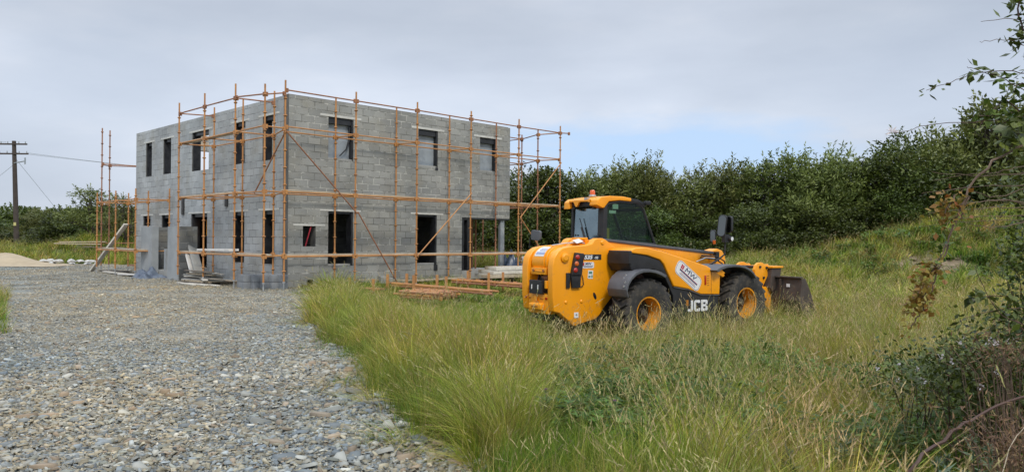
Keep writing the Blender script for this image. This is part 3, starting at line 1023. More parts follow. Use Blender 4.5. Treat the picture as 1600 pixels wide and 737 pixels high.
# hoses and clutter in the hollow below the drum
part('hollow', MB().box(-1.45, -1.1, -.28, .27, .9, 1.4), 'black', tower)  # solid black box stands in for the shade inside the opening
mb = MB()
mb.path([(-1.5, .12, 1.32), (-1.58, .05, 1.22), (-1.58, -.05, 1.18), (-1.5, -.15, 1.3)], .022, .022, 6)
mb.path([(-1.5, .20, 1.30), (-1.56, .18, 1.15), (-1.52, .10, 1.0)], .018, .018, 6)
part('hose', mb, 'black', tower, smooth=True)
part('linkage', MB().lathe([(0, -.05), (.075, -.05), (.075, .05), (0, .05)], 16, Matrix.Translation((-1.53, -.10, 1.24))).box(-1.58, -1.48, -.08, .05, 1.22, 1.27), 'copper', tower, smooth=True)
sk = part('socket_panel', MB().box(-1.755, -1.69, -.18, .185, .955, 1.20), 'black', tower, bevel=.012)
mb = MB()
for yy in (.09, -.09): mb.tube((-1.763, yy, 1.04), (-1.763, yy, 1.12), .010, 6)
part('socket_pin', mb, 'sticker', sk)
part('tow_bracket', MB().prism([(-1.78, .68), (-1.78, .78), (-1.69, .80), (-1.69, .66)], -.19, .16), 'yellow', tower, bevel=.02)
part('tow_slot', MB().box(-1.784, -1.74, -.11, .08, .715, .745), 'louvre', tower)
mb = MB()
for yy in (.34, -.25): mb.tube((-1.71, yy, .88), (-1.69, yy, .88), .024, 12)
part('reflector', mb, 'red', tower)
mb = MB()
for yy, zz in ((.23, .87), (-.15, .87), (.12, .74), (-.16, .73), (-.1, .87)): mb.tube((-1.71, yy, zz), (-1.69, yy, zz), .014, 8)
part('bolt', mb, 'louvre', tower)
part('hinge', MB().box(-1.735, -1.69, .0, .05, .83, .92).box(-1.73, -1.69, -.30, -.24, 1.06, 1.20), 'yellow', tower, bevel=.008)
# right face of the tower
mb = MB()
mb.lathe([(0, 0), (.05, 0), (.065, .012), (.085, .02), (.085, .05), (0, .05)], 20, Matrix.Translation((-1.45, -.50, 1.61)))
mb.lathe([(0, 0), (.03, 0), (.045, .015), (.045, .05), (0, .05)], 16, Matrix.Translation((-.55, -.47, 1.88)))
part('pivot_pin', mb, 'yellow', tower, smooth=True)
mb = MB()
for x, z in ((-1.41, .82), (-1.05, .82)):
    mb.lathe([(0, 0), (.018, 0), (.03, .01), (.03, .03), (0, .03)], 14, Matrix.Translation((x, -.468, z)))
part('bolt', mb, 'yellow', tower, smooth=True)
hole_shade = [(-.78 + .035 * math.cos(t) + .02 * math.sin(t) * 1.2, .92 - .012 - .065 * math.sin(t) * 1.0) for t in [2 * math.pi * i / 16 for i in range(16)]]
part('hole_shade', MB().prism([(-.73 + (x + .78), z) for x, z in hole_shade], -.4535, -.449), 'black', tower)  # raised black disc, the dark of a recess put into its colour
tl = part('tail_light', MB().prism([(-1.235, 1.70), (-1.05, 1.68), (-1.10, 1.30), (-1.33, 1.30)], -.525, -.452).prism([(-1.33, 1.30), (-1.10, 1.30), (-1.11, 1.07), (-1.30, 1.07)], -.50, -.452).box(-1.42, -1.335, -.48, -.452, 1.07, 1.34), 'black', bevel=.01)
for (x, z, mt) in ((-1.205, 1.615, 'red'), (-1.225, 1.50, 'amber'), (-1.25, 1.385, 'red')):
    part('lens', MB().lathe([(0, -.02), (.03, -.017), (.047, 0), (.047, .02)], 20, Matrix.Translation((x + .0, -.527, z)) @ Matrix.Scale(1.05, 4, (1, 0, 0))), mt, tl, smooth=True)
part('cable', MB().path([(-1.09, -.47, 1.36), (-1.04, -.475, 1.25), (-1.02, -.475, 1.12), (-1.08, -.47, 1.08)], .008, .008, 5), 'black', tl)
st = part('sticker', MB().box(-1.00, -.58, -.4545, -.451, 1.565, 1.665), 'black', tower)
part('sticker', MB().box(-1.04, -1.002, -.4545, -.451, 1.565, 1.665), pm('orange_red_print', (.6, .09, .02), None, 5., .5, bs=0), tower)
text('535', .095, (-.995, -.4555, 1.582), (R(90), 0, 0), 'sticker', tower, off=.004, sx=1.35, shear=.2)
text('-95', .06, (-.755, -.4555, 1.584), (R(90), 0, 0), 'sticker', tower, off=.002, sx=1.2, shear=.2)


def rrect(cx, cz, w, h, r, a=0., n=5):
    out = []
    for qx, qz, t0 in ((w / 2 - r, h / 2 - r, 0), (-w / 2 + r, h / 2 - r, 90), (-w / 2 + r, -h / 2 + r, 180), (w / 2 - r, -h / 2 + r, 270)):
        for i in range(n + 1):
            t = R(t0 + 90 * i / n)
            x, z = qx + r * math.cos(t), qz + r * math.sin(t)
            out.append((cx + x * math.cos(a) - z * math.sin(a), cz + x * math.sin(a) + z * math.cos(a)))
    return out


part('sticker', MB().prism(rrect(-.90, 1.47, .29, .11, .03), -.4545, -.451), 'sticker', tower)
text('MW', .06, (-.90, -.4555, 1.475), (R(90), 0, 0), 'blueprint', tower, off=.001, sx=1.3, align='CENTER', shear=.2)
part('sticker_print', MB().box(-1.02, -.78, -.4558, -.4548, 1.450, 1.458).box(-1.0, -.80, -.4558, -.4548, 1.432, 1.440), 'blueprint', tower)
part('sticker_print', MB().box(-1.02, -.99, -.4558, -.4548, 1.465, 1.515), 'redprint', tower)
part('sticker', MB().prism(rrect(-.84, 1.30, .12, .15, .01, R(-4)), -.4545, -.451), 'sticker', tower)
part('sticker_print', MB().box(-.88, -.80, -.4558, -.4548, 1.31, 1.355).box(-.89, -.84, -.4558, -.4548, 1.245, 1.28).box(-.82, -.79, -.4558, -.4548, 1.24, 1.29), 'greenprint', tower)
part('sticker', MB().box(-1.22, -1.12, -.4545, -.451, .53, .63), 'sticker', tower)
text('+', .09, (-1.195, -.4555, .555), (R(90), 0, 0), 'grey_plastic', tower)
# clutter on top of the tower (rag, bracket)
part('tower_bracket', MB().prism([(-1.1, 1.80), (-.86, 1.97), (-.62, 1.97), (-.60, 1.80)], -.12, -.02).box(-.92, -.70, -.2, -.02, 1.93, 1.97), 'yellow', tower, bevel=.01)
part('rag', MB().add([(-1.02, -.28, 1.86), (-.86, -.28, 1.90), (-.82, -.14, 1.88), (-.98, -.10, 1.92), (-.93, -.22, 1.95)], [(0, 1, 4), (1, 2, 4), (2, 3, 4), (3, 0, 4)]), 'white', tower)
part('hose', MB().path([(-1.3, .1, 1.82), (-1.1, -.05, 1.86), (-.95, -.2, 1.88), (-.8, -.24, 1.86)], .012, .012, 6), 'galv', tower, smooth=True)

# main boom forward
mb = MB()
mb.add([(-.6, -.26, 1.93), (2.66, -.26, 1.665), (2.66, .06, 1.665), (-.6, .06, 1.93), (-.6, -.26, 1.56), (2.66, -.26, 1.42), (2.66, .06, 1.42), (-.6, .06, 1.56)],
       [(0, 1, 2, 3), (4, 7, 6, 5), (0, 4, 5, 1), (1, 5, 6, 2), (2, 6, 7, 3), (3, 7, 4, 0)])
part('boom_section', mb, 'yellow', boom, bevel=.02)
mb = MB()
mb.add([(-.35, -.285, 1.955), (2.76, -.285, 1.705), (2.76, .085, 1.705), (-.35, .085, 1.955), (-.35, -.285, 1.905), (2.76, -.285, 1.645), (2.76, .085, 1.645), (-.35, .085, 1.905)],
       [(0, 1, 2, 3), (4, 7, 6, 5), (0, 4, 5, 1), (1, 5, 6, 2), (2, 6, 7, 3), (3, 7, 4, 0)])
part('boom_cover', mb, 'grey_plastic', boom, bevel=.015)
nose = [(2.50, 1.66), (2.70, 1.64), (2.80, 1.73), (2.95, 1.76), (3.10, 1.72), (3.2, 1.60), (3.22, 1.42), (3.9, 1.22), (4.25, 1.05), (4.25, .80), (4.0, .80), (3.3, 1.08), (2.80, 1.28), (2.50, 1.40)]
part('boom_nose', MB().prism(nose, -.22, .02), 'yellow', boom, bevel=.02)
part('boom_stop', MB().box(2.62, 2.78, -.30, -.18, 1.38, 1.62), 'yellow', boom, bevel=.015)
mb = MB()
mb.path([(2.3, -.33, 1.62), (2.7, -.42, 1.60), (2.95, -.40, 1.50), (3.1, -.3, 1.40)], .014, .014, 6)
mb.path([(2.3, -.31, 1.58), (2.7, -.38, 1.54), (2.95, -.36, 1.44), (3.1, -.28, 1.34)], .014, .014, 6)
mb.box(2.76, 2.86, -.34, -.26, 1.50, 1.70)
part('hose', mb, 'black', boom, smooth=True)
part('grab_rail', MB().path([(2.05, -.42, 1.50), (2.3, -.45, 1.58), (2.6, -.44, 1.56)], .012, .012, 6), 'galv', boom, smooth=True)

# carriage and bucket
ca = [(4.02, 1.30), (4.06, 1.40), (4.15, 1.45), (4.28, 1.46), (4.38, 1.42), (4.50, 1.42), (4.53, 1.35), (4.47, 1.28), (4.50, 1.18), (4.36, .98), (4.30, .90), (4.10, .90), (4.01, 1.05), (4.05, 1.15)]
carr = part('carriage', MB().prism(ca, -.36, -.30).prism(ca, .12, .18), 'yellow', bevel=.012)
part('carriage_arm', MB().prism([(4.22, .92), (4.40, .92), (4.58, .80), (4.60, .28), (4.40, .28), (4.28, .6)], -.38, -.28).prism([(4.22, .92), (4.40, .92), (4.58, .80), (4.60, .28), (4.40, .28), (4.28, .6)], .10, .20), 'yellow', carr, bevel=.012)
mb = MB()
for x, z in ((4.2, 1.36), (4.33, 1.12), (4.43, 1.34)):
    mb.tube((x, -.385, z), (x, .2, z), .028, 12)
part('pin', mb, 'black', carr)
part('hitch', MB().prism([(4.50, 1.32), (4.84, 1.34), (4.78, .95), (4.52, .80), (4.44, .90)], -.46, -.30), 'bucket', carr, bevel=.01)
part('hitch_cap', MB().box(4.47, 4.86, -.50, .3, 1.335, 1.375), 'yellow', carr, bevel=.008)
bs_ = [(4.66, 1.12), (4.78, 1.12), (4.88, 1.00), (5.04, .72), (5.22, .32), (5.18, .28), (4.78, .28), (4.66, .42), (4.60, .65)]
bk = part('bucket', MB().prism(bs_, -1.10, -1.07), 'bucket')
part('bucket_cheek', MB().prism(bs_, 1.07, 1.10), 'bucket', bk)
sh = [(4.66, 1.12), (4.60, .65), (4.66, .42), (4.78, .28), (5.18, .28)]
mb = MB()
vs = [(x, -1.068, z) for x, z in sh] + [(x, 1.068, z) for x, z in sh] + [(x + .025, -1.068, z + .02) for x, z in sh] + [(x + .025, 1.068, z + .02) for x, z in sh]
k = len(sh)
fs_ = [(i, i + 1, k + i + 1, k + i) for i in range(k - 1)] + [(2 * k + i, 3 * k + i, 3 * k + i + 1, 2 * k + i + 1) for i in range(k - 1)] + [(0, k, 3 * k, 2 * k), (k - 1, 3 * k - 1, 4 * k - 1, 2 * k - 1)]
part('bucket_shell', mb.add(vs, fs_), 'bucket', bk)
part('bucket_edge', MB().box(4.60, 4.72, -1.10, 1.10, 1.13, 1.16).box(4.585, 4.63, -.62, -.58, .5, 1.1).box(4.585, 4.63, .4, .44, .5, 1.1), 'bucket', bk)
part('sticker', MB().box(4.612, 4.622, -.83, -.75, .93, 1.0), 'sticker', bk)

# chassis
part('chassis', MB().box(-1.3, 3.3, -.42, .42, .42, .88).box(.7, 2.0, .45, 1.0, .42, 1.0).tube((0, -.9, .60), (0, .9, .60), .12, 12).tube((2.78, -.9, .70), (2.78, .9, .70), .12, 12).box(-1.0, 2.7, -.28, .1, .88, 1.4), 'underside')

# engine cover
pod = [(-.42, 1.70), (-.40, 1.76), (-.30, 1.79), (-.05, 1.80), (.35, 1.735), (1.22, 1.535), (1.63, 1.44), (1.92, 1.31), (2.02, 1.25), (2.00, .875), (1.45, .90), (1.24, .965), (1.09, 1.01), (.70, 1.07), (.51, 1.36), (.43, 1.49), (.33, 1.57), (.0, 1.655)]
ec = part('engine_cover', MB().prism(pod, -1.06, -.50), 'yellow', bevel=.028)
part('cover_seam', MB().box(1.74, 1.752, -1.0635, -1.061, .90, 1.36), 'louvre', ec)
mb = MB()
d = Vector((1.27, 0, -.295)).normalized()
for i in range(15):
    x = .28 + i * .072
    z = 1.752 - (x - .28) * .232
    mb.add([(x, -.97 + i * .004, z), (x + .05, -.97 + i * .004, z - .012), (x + .05, -.60, z - .012 + .01), (x, -.60, z + .01),
            (x + .012, -.96 + i * .004, z + .028), (x + .045, -.96 + i * .004, z + .014), (x + .045, -.61, z + .022), (x + .012, -.61, z + .036)],
           [(0, 3, 2, 1), (4, 5, 6, 7), (0, 1, 5, 4), (1, 2, 6, 5), (2, 3, 7, 6), (3, 0, 4, 7)])
part('grille', mb, 'louvre', ec)
blk = [(-.44, 1.70), (-.38, 1.695), (.0, 1.645), (.33, 1.56), (.42, 1.48), (.50, 1.35), (.69, 1.06), (1.09, 1.0), (1.24, .955), (1.45, .89), (1.99, .865), (1.98, .42), (.74, .42), (.70, .90), (.48, 1.25), (.20, 1.40), (-.36, 1.37), (-.44, 1.50)]
eb = part('engine_bay', MB().prism(blk, -1.035, -.47), 'black', bevel=.015)
part('air_intake', MB().box(-.47, -.40, -1.07, -.52, 1.50, 1.74), 'black', eb, bevel=.02)
part('cover_trim', MB().path([(.70, -1.05, 1.055), (1.09, -1.05, .995), (1.24, -1.05, .95), (1.45, -1.05, .885), (2.0, -1.05, .86)], .010, .010, 6), 'grey_plastic', eb, smooth=True)
LW_, LH_, LT_ = .185, .215, .052
xj, zb_ = 1.10, .575


def glyph(polys, x0):
    mb = MB()
    for poly in polys: mb.prism([(x0 + x, zb_ + z) for x, z in poly], -1.044, -1.036)
    return mb


part('letter', glyph([[(.09, .215), (.145, .215), (.145, .05), (.13, .018), (.10, 0), (.02, 0), (0, .02), (0, .05), (.075, .05), (.09, .065)]], xj), 'sticker', eb)
part('letter', glyph([[(.175, .165), (.175, .195), (.155, .215), (.04, .215), (.012, .195), (0, .165), (0, .05), (.012, .02), (.04, 0), (.155, 0), (.175, .02), (.175, .06), (.122, .06), (.122, .048), (.055, .048), (.055, .167), (.122, .167), (.122, .155)]], xj + .175), 'sticker', eb)
part('letter', glyph([[(0, 0), (.055, 0), (.055, .215), (0, .215)], [(.0551, .167), (.125, .167), (.125, .215), (.0551, .215)], [(.0551, .086), (.125, .086), (.125, .129), (.0551, .129)], [(.0551, 0), (.125, 0), (.125, .048), (.0551, .048)],
                      [(.1251, .115), (.13, .115), (.13, .167), (.1251, .167)], [(.1301, .112), (.175, .125), (.182, .15), (.182, .185), (.165, .21), (.1301, .215)], [(.1301, 0), (.17, .006), (.187, .03), (.187, .08), (.17, .10), (.1301, .107)]], xj + .38), 'sticker', eb)
part('sticker', MB().box(1.06, 1.12, -1.040, -1.036, .69, .80), 'louvre', eb)
la = R(-33)
part('sticker', MB().prism(rrect(1.09, 1.262, .78, .285, .10, la), -1.0635, -1.061), 'sticker', ec)
mb = MB()
oo, ii = rrect(1.09, 1.262, .755, .262, .09, la), rrect(1.09, 1.262, .741, .248, .083, la)
n = len(oo)
mb.add([(x, -1.0645, z) for x, z in oo] + [(x, -1.0645, z) for x, z in ii], [(i, (i + 1) % n, n + (i + 1) % n, n + i) for i in range(n)])


def lrect(u0, u1, v0, v1):
    return [(1.09 + u * math.cos(la) - v * math.sin(la), 1.262 + u * math.sin(la) + v * math.cos(la)) for u, v in ((u0, v0), (u1, v0), (u1, v1), (u0, v1))]


mb.prism(lrect(-.27, .30, -.035, -.015), -1.0655, -1.0638)
mb.prism(lrect(-.24, .28, -.092, -.084), -1.0655, -1.0638)
part('sticker_print', mb, 'blueprint', ec)
part('sticker_print', MB().prism(lrect(-.27, -.235, .01, .095), -1.0655, -1.0638).prism(lrect(-.225, -.19, .01, .095), -1.0655, -1.0638).prism(lrect(-.27, .30, -.012, -.004), -1.0655, -1.0638).prism(lrect(-.22, .26, -.066, -.058), -1.0655, -1.0638), 'redprint', ec)
text('MW', .135, (1.09 - .155 * math.cos(la) - .012 * math.sin(la), -1.066, 1.262 - .155 * math.sin(la) + .012 * math.cos(la)), (R(90), -la, 0), 'blueprint', ec, off=.0, sx=1.45, shear=.18)
part('side_marker', MB().box(1.545, 1.59, -1.075, -1.061, 1.08, 1.26), 'red', ec, bevel=.008)
mb = MB()
for i in range(5): mb.box(1.62, 1.68, -1.064, -1.061, 1.06 + i * .045, 1.075 + i * .045)
part('vent_slot', mb, 'louvre', ec)


# fenders
def fender(cx, cz, pts, y0, y1, name='fender', thick=.035):
    n = len(pts)
    vs = [(x, y0, z) for x, z in pts] + [(x, y1, z) for x, z in pts]
    inn = [(cx + (x - cx) * (1 - thick / .75), cz + (z - cz) * (1 - thick / .75)) for x, z in pts]
    vs += [(x, y0, z) for x, z in inn] + [(x, y1, z) for x, z in inn]
    fs = []
    for i in range(n - 1):
        fs += [(i, i + 1, n + i + 1, n + i), (2 * n + i, 3 * n + i, 3 * n + i + 1, 2 * n + i + 1), (i, 2 * n + i, 2 * n + i + 1, i + 1), (n + i, n + i + 1, 3 * n + i + 1, 3 * n + i)]
    fs += [(0, n, 3 * n, 2 * n), (n - 1, 3 * n - 1, 4 * n - 1, 2 * n - 1)]
    return MB().add(vs, fs)


rf = [(-.64, .93), (-.68, 1.06), (-.64, 1.18), (-.56, 1.28), (-.44, 1.36), (-.28, 1.405), (-.10, 1.41), (.06, 1.39), (.20, 1.35), (.34, 1.29)]
f1 = part('fender', fender(-.15, .6, rf, -1.22, -.72, thick=.05), 'grey_plastic', bevel=.012)
mb = MB()
for x, z in ((-.57, 1.255), (-.52, 1.305), (-.63, 1.19), (-.665, 1.12)):
    for yy in (-1.05,): mb.lathe([(0, -.012), (.018, -.01), (.022, .02)], 10, Matrix.Translation((x, yy - (.1 if z < 1.25 else 0), z)) @ Matrix.Rotation(R(-70), 4, 'X'))
part('bolt', mb, 'galv', f1)
ff = [(1.70, 1.36), (1.80, 1.41), (1.98, 1.45), (2.20, 1.465), (2.40, 1.46), (2.58, 1.43), (2.74, 1.37), (2.86, 1.30), (2.95, 1.20)]
part('fender', fender(2.6, .7, ff, -1.22, -.50, thick=.05), 'grey_plastic', bevel=.012)
part('fender', fender(-.15, .6, rf, .72, 1.22, thick=.05), 'grey_plastic', bevel=.012)
part('fender', fender(2.6, .7, ff, .72, 1.22, thick=.05), 'grey_plastic', bevel=.012)

# wheels


def tyre_mb():
    mb = MB()
    w = .20
    prof = [(.295, -w * .78), (.32, -w * .95), (.44, -w * 1.08), (.54, -w * 1.05), (.585, -w * .95), (.60, -w * .6), (.605, 0), (.60, w * .6), (.585, w * .95), (.54, w * 1.05), (.44, w * 1.08), (.36, w * .95), (.335, w * .78)]
    mb.lathe(prof, 48)
    n = 22
    for i in range(n):
        for s_ in (-1, 1):
            a0 = 2 * math.pi * (i + (.5 if s_ > 0 else 0)) / n
            T = Matrix.Rotation(a0, 4, 'Y')
            vs = []
            for (yy, da) in ((s_ * -.01, .16), (s_ * .12, .04), (s_ * w * 1.0, -.05), (s_ * w * 1.04, -.07)):
                rr = (.60, .60, .585, .50)[[(s_ * -.01), (s_ * .12), (s_ * w * 1.0), (s_ * w * 1.04)].index(yy)]
                hh = (.045, .045, .04, .012)[[(s_ * -.01), (s_ * .12), (s_ * w * 1.0), (s_ * w * 1.04)].index(yy)]
                for da2, rad in ((-.042, rr - .01), (.042, rr - .01), (.03, rr + hh), (-.03, rr + hh)):
                    t = da + da2
                    vs.append((rad * math.cos(t), yy, rad * math.sin(t)))
            f_ = []
            for q in range(3):
                b0 = q * 4
                f_ += [(b0 + j, b0 + (j + 1) % 4, b0 + 4 + (j + 1) % 4, b0 + 4 + j) for j in range(4)]
            f_ += [(0, 3, 2, 1), (12, 13, 14, 15)]
            mb.add(vs, f_, T)
    return mb


def wheel(x, y, z, flip=False, src=None):
    if src:
        w = copy_tree(src, th)
        w.location = (x, y, z)
        w.rotation_euler = (0, rnd.uniform(0, 3), math.pi if flip else 0)
        return w
    w = bpy.data.objects.new('wheel', None)
    COL.objects.link(w)
    w.parent = th
    w.location = (x, y, z)
    ty = tyre_mb().build('tyre', 'rubber', w, smooth=True, angle=30)
    # deep dish rim, open to -y
    prof = [(.285, -.175), (.315, -.182), (.318, -.165), (.290, -.150), (.275, -.09), (.265, .04), (.255, .08)]
    MB().lathe(prof, 48).build('rim', 'yellow', w, smooth=True, angle=40)
    MB().lathe([(.256, .078), (.18, .08), (.17, .05), (.10, .04), (.10, -.01), (.0, -.015)], 40).build('wheel_disc', 'underside', w, smooth=True, angle=40)  # shade of the deep dish put into the dark disc; hub itself black
    MB().lathe([(.335, .16), (.335, .05), (.30, .03)], 40).build('rim_back', 'yellow', w, smooth=True)
    mb = MB()
    for i in range(8):
        t = i * math.pi / 4
        mb.tube((.14 * math.cos(t), .015, .14 * math.sin(t)), (.14 * math.cos(t), .06, .14 * math.sin(t)), .014, 6)
    mb.build('wheel_nut', 'black', w)
    MB().lathe([(0, -.075), (.05, -.072), (.075, -.05), (.075, -.03), (0, -.03)], 20).build('hub_cap', 'underside', w, smooth=True)
    return w


w0 = wheel(0, -.92, .60)
wheel(2.78, -.92, .68, src=w0)
wheel(0, .92, .60, True, src=w0)
wheel(2.78, .92, .68, True, src=w0)

# cab
cy0, cy1 = .13, 1.08
cabp = empty('cab')
cabp.parent = th
# side silhouette (x,z)
side = [(-.02, 1.30), (-.02, 1.97), (.02, 2.58), (.10, 2.68), (.40, 2.73), (.90, 2.72), (1.06, 2.67), (1.14, 2.58), (1.46, 1.86), (1.46, 1.2)]


def frame_bars(y, r=.035):
    mb = MB()
    mb.path([(x, y, z) for x, z in [(0.02, 1.25), (.02, 1.97), (.06, 2.56), (.13, 2.64), (.42, 2.69), (.88, 2.68), (1.03, 2.63), (1.10, 2.55), (1.43, 1.86), (1.43, 1.2)]], r, r, 8)
    mb.path([(.02, y, 1.93), (1.43, y, 1.84)], r, r, 8)
    return mb


mb = frame_bars(cy0 + .03)
for q in frame_bars(cy1 - .03).f: pass
m2 = frame_bars(cy1 - .03)
o_ = len(mb.v)
mb.v += m2.v
mb.f += [tuple(i + o_ for i in f) for f in m2.f]
mb.m += m2.m
for (x, z) in ((.06, 2.56), (.02, 1.93), (1.10, 2.55), (1.43, 1.84)): mb.tube((x, cy0 + .03, z), (x, cy1 - .03, z), .035, 8)
part('cab_frame', mb, 'black', cabp, smooth=True)
part('pillar', MB().prism([(-.04, 1.5), (.00, 2.56), (.10, 2.62), (.075, 1.5)], cy0 - .01, cy0 + .16), 'black', cabp, bevel=.015)
part('pillar', MB().prism([(-.04, 1.5), (.00, 2.56), (.08, 2.60), (.05, 1.5)], cy1 - .05, cy1 + .02), 'black', cabp, bevel=.012)
part('lower_panel', MB().box(-.05, 1.46, cy0, cy1, .95, 1.88), 'black', cabp, bevel=.02)
# glass panes
gs = [(.06, 1.90), (.09, 2.55), (.15, 2.63), (.42, 2.68), (.87, 2.67), (1.0, 2.62), (1.07, 2.54), (1.40, 1.84)]
part('side_window', MB().prism(gs, cy0 + .005, cy0 + .012), 'glass', cabp)
part('side_window', MB().prism(gs, cy1 - .012, cy1 - .005), 'glass', cabp)
part('rear_window', MB().add([(-.015, cy0 + .16, 1.66), (-.015, cy1 - .05, 1.66), (.03, cy1 - .06, 2.55), (.03, cy0 + .16, 2.55), (-.008, cy0 + .16, 1.66), (-.008, cy1 - .05, 1.66), (.037, cy1 - .06, 2.55), (.037, cy0 + .16, 2.55)],
                             [(0, 3, 2, 1), (4, 5, 6, 7), (0, 1, 5, 4), (1, 2, 6, 5), (2, 3, 7, 6), (3, 0, 4, 7)]), 'rearglass', cabp)
part('windscreen', MB().add([(1.44, cy0 + .05, 1.86), (1.44, cy1 - .05, 1.86), (1.10, cy1 - .05, 2.57), (1.10, cy0 + .05, 2.57), (1.447, cy0 + .05, 1.86), (1.447, cy1 - .05, 1.86), (1.107, cy1 - .05, 2.57), (1.107, cy0 + .05, 2.57)],
                            [(0, 3, 2, 1), (4, 5, 6, 7), (0, 1, 5, 4), (1, 2, 6, 5), (2, 3, 7, 6), (3, 0, 4, 7)]), 'glass', cabp)
wp = part('wiper', MB().path([(-.03, .50, 1.72), (-.045, .60, 1.95), (-.035, .80, 2.36)], .012, .010, 5).path([(-.05, .56, 1.80), (-.045, .74, 2.18)], .016, .016, 5), 'black', cabp)
mb = MB()
for yy in (.93, .22): mb.tube((-.04, yy, 2.02), (-.02, yy, 2.02), .018, 10)
part('window_stud', mb, 'black', cabp)
part('window_notice', MB().box(.16, .34, cy0 + .014, cy0 + .017, 2.45, 2.51).box(.25, .40, cy0 + .014, cy0 + .017, 2.54, 2.635), pm('pale_notice', (.5, .58, .52), None, 4., .6, bs=0), cabp)
part('window_notice', MB().box(-.024, -.020, .86, .98, 1.74, 1.79), pm('pale_notice_b', (.45, .6, .62), None, 4., .6, bs=0), cabp)
# roof cap: yellow, with two rear scallops
roof = [(-.20, 2.60), (-.18, 2.70), (-.08, 2.76), (.15, 2.79), (.50, 2.79), (.72, 2.765), (.72, 2.70), (.40, 2.71), (.12, 2.68), (.04, 2.60), (.0, 2.55), (-.06, 2.55)]
part('roof', MB().prism(roof, cy0 - .03, cy0 + .20), 'yellow', cabp, bevel=.02)
part('roof', MB().prism([(-.18, 2.69), (-.08, 2.76), (.15, 2.79), (.50, 2.79), (.72, 2.765), (.72, 2.72), (.1, 2.70)], cy0 + .202, cy1 - .15), 'yellow', cabp, bevel=.012)
part('roof', MB().prism([(-.20, 2.54), (-.19, 2.68), (-.10, 2.745), (.15, 2.77), (.50, 2.77), (.50, 2.70), (.10, 2.66), (-.10, 2.56)], cy1 - .148, cy1 + .03), 'yellow', cabp, bevel=.02)
# scallop visor on the rear edge
vs = []
N = 24
for i in range(N + 1):
    u = i / N
    y = cy0 + .18 + u * (cy1 - .14 - cy0 - .18)
    drop = .03 + .10 * max(0, math.cos((u) * math.pi * 3.1)) ** 2 * (1 if .2 < u < .9 else .2)
    vs += [(-.20, y, 2.71), (-.20, y, 2.71 - drop), (-.16, y, 2.71), (-.16, y, 2.71 - drop)]
fs_ = []
for i in range(N):
    a = i * 4
    fs_ += [(a, a + 4, a + 5, a + 1), (a + 2, a + 3, a + 7, a + 6), (a + 1, a + 5, a + 7, a + 3), (a, a + 2, a + 6, a + 4)]
part('roof_visor', MB().add(vs, fs_), 'yellow', cabp, smooth=True)
part('roof_liner', MB().box(-.13, .95, cy0 + .06, cy1 - .03, 2.58, 2.685), 'black', cabp, bevel=.02)
part('roof_front', MB().prism([(.70, 2.765), (.92, 2.745), (1.08, 2.69), (1.16, 2.60), (1.10, 2.60), (.98, 2.66), (.70, 2.70)], cy0 - .01, cy1 + .01), 'black', cabp, bevel=.012)
mb = MB()
for yy in (.30, .92): mb.lathe([(0, 0), (.04, 0), (.05, -.03), (.0, -.035)], 14, Matrix.Translation((-.10, yy, 2.56)), axis='z')
part('roof_lamp', mb, 'black', cabp)
bc = part('beacon', MB().lathe([(0, .125), (.040, .12), (.052, .10), (.054, .03), (.0, .03)], 24, Matrix.Translation((.0, .46, 2.79)), axis='z'), 'beacon', cabp, smooth=True)
part('beacon_base', MB().lathe([(0, .03), (.07, .028), (.075, .0), (.05, -.03), (0, -.03)], 20, Matrix.Translation((.0, .46, 2.79)), axis='z').box(-.18, -.05, .42, .50, 2.70, 2.76), 'galv', bc, smooth=True)
part('work_lamp', MB().box(1.10, 1.24, cy0 - .07, cy0 + .03, 2.64, 2.72), 'black', cabp, bevel=.02)
# interior
mb = MB().box(.25, .70, .36, .86, 1.45, 1.62)
mb.prism([(.20, 1.60), (.34, 1.60), (.28, 2.30), (.14, 2.32)], .38, .84)
st_ = part('driver_seat', mb, 'seat', cabp, bevel=.05)
part('headrest', MB().box(.13, .24, .50, .72, 2.30, 2.46), 'seat', st_, bevel=.03)
sw = part('steering_wheel', MB().lathe([(.17, -.012), (.182, 0), (.17, .012), (.158, 0), (.17, -.012)], 24, Matrix.Translation((1.02, .6, 2.02)) @ Matrix.Rotation(R(-60), 4, 'Y') @ Matrix.Rotation(R(90), 4, 'X')), 'black', cabp, smooth=True)
part('dashboard', MB().box(1.1, 1.4, .25, .95, 1.8, 1.95).tube((1.25, .6, 1.8), (1.02, .6, 2.0), .03), 'black', cabp, bevel=.02)
part('seat_panel', MB().box(.06, .20, .18, .30, 1.90, 2.16), pm('ochre_panel', (.35, .24, .05), None, 4., .7), cabp)
# mirrors
mr = part('mirror', MB().prism(rrect(0, 0, .30, .20, .05), -.05, .0, Matrix.Translation((-.80, 1.20, 2.01)) @ rz(R(-90)) @ Matrix.Rotation(R(4), 4, 'Y')), 'grey_plastic', bevel=.012)
part('mirror_arm', MB().path([(-.78, 1.20, 2.01), (-.76, 1.38, 2.0), (-.76, 1.50, 1.96), (-.74, 1.53, 1.5), (-.7, 1.5, 1.0), (-.6, 1.25, .92)], .014, .014, 6), 'black', mr, smooth=True)


def fmirror(x, y, z, w, h, a, tilt=0.):
    T = Matrix.Translation((x, y, z)) @ rz(R(-90 + a)) @ Matrix.Rotation(R(tilt), 4, 'Y')
    m_ = part('mirror', MB().prism(rrect(0, 0, w, h, min(w, h) * .4), -.03, .04, T), 'black', bevel=.012)
    part('mirror_glass', MB().prism(rrect(0, 0, w - .03, h - .03, min(w, h) * .38), -.036, -.031, T), 'mirrorglass', m_)
    return m_


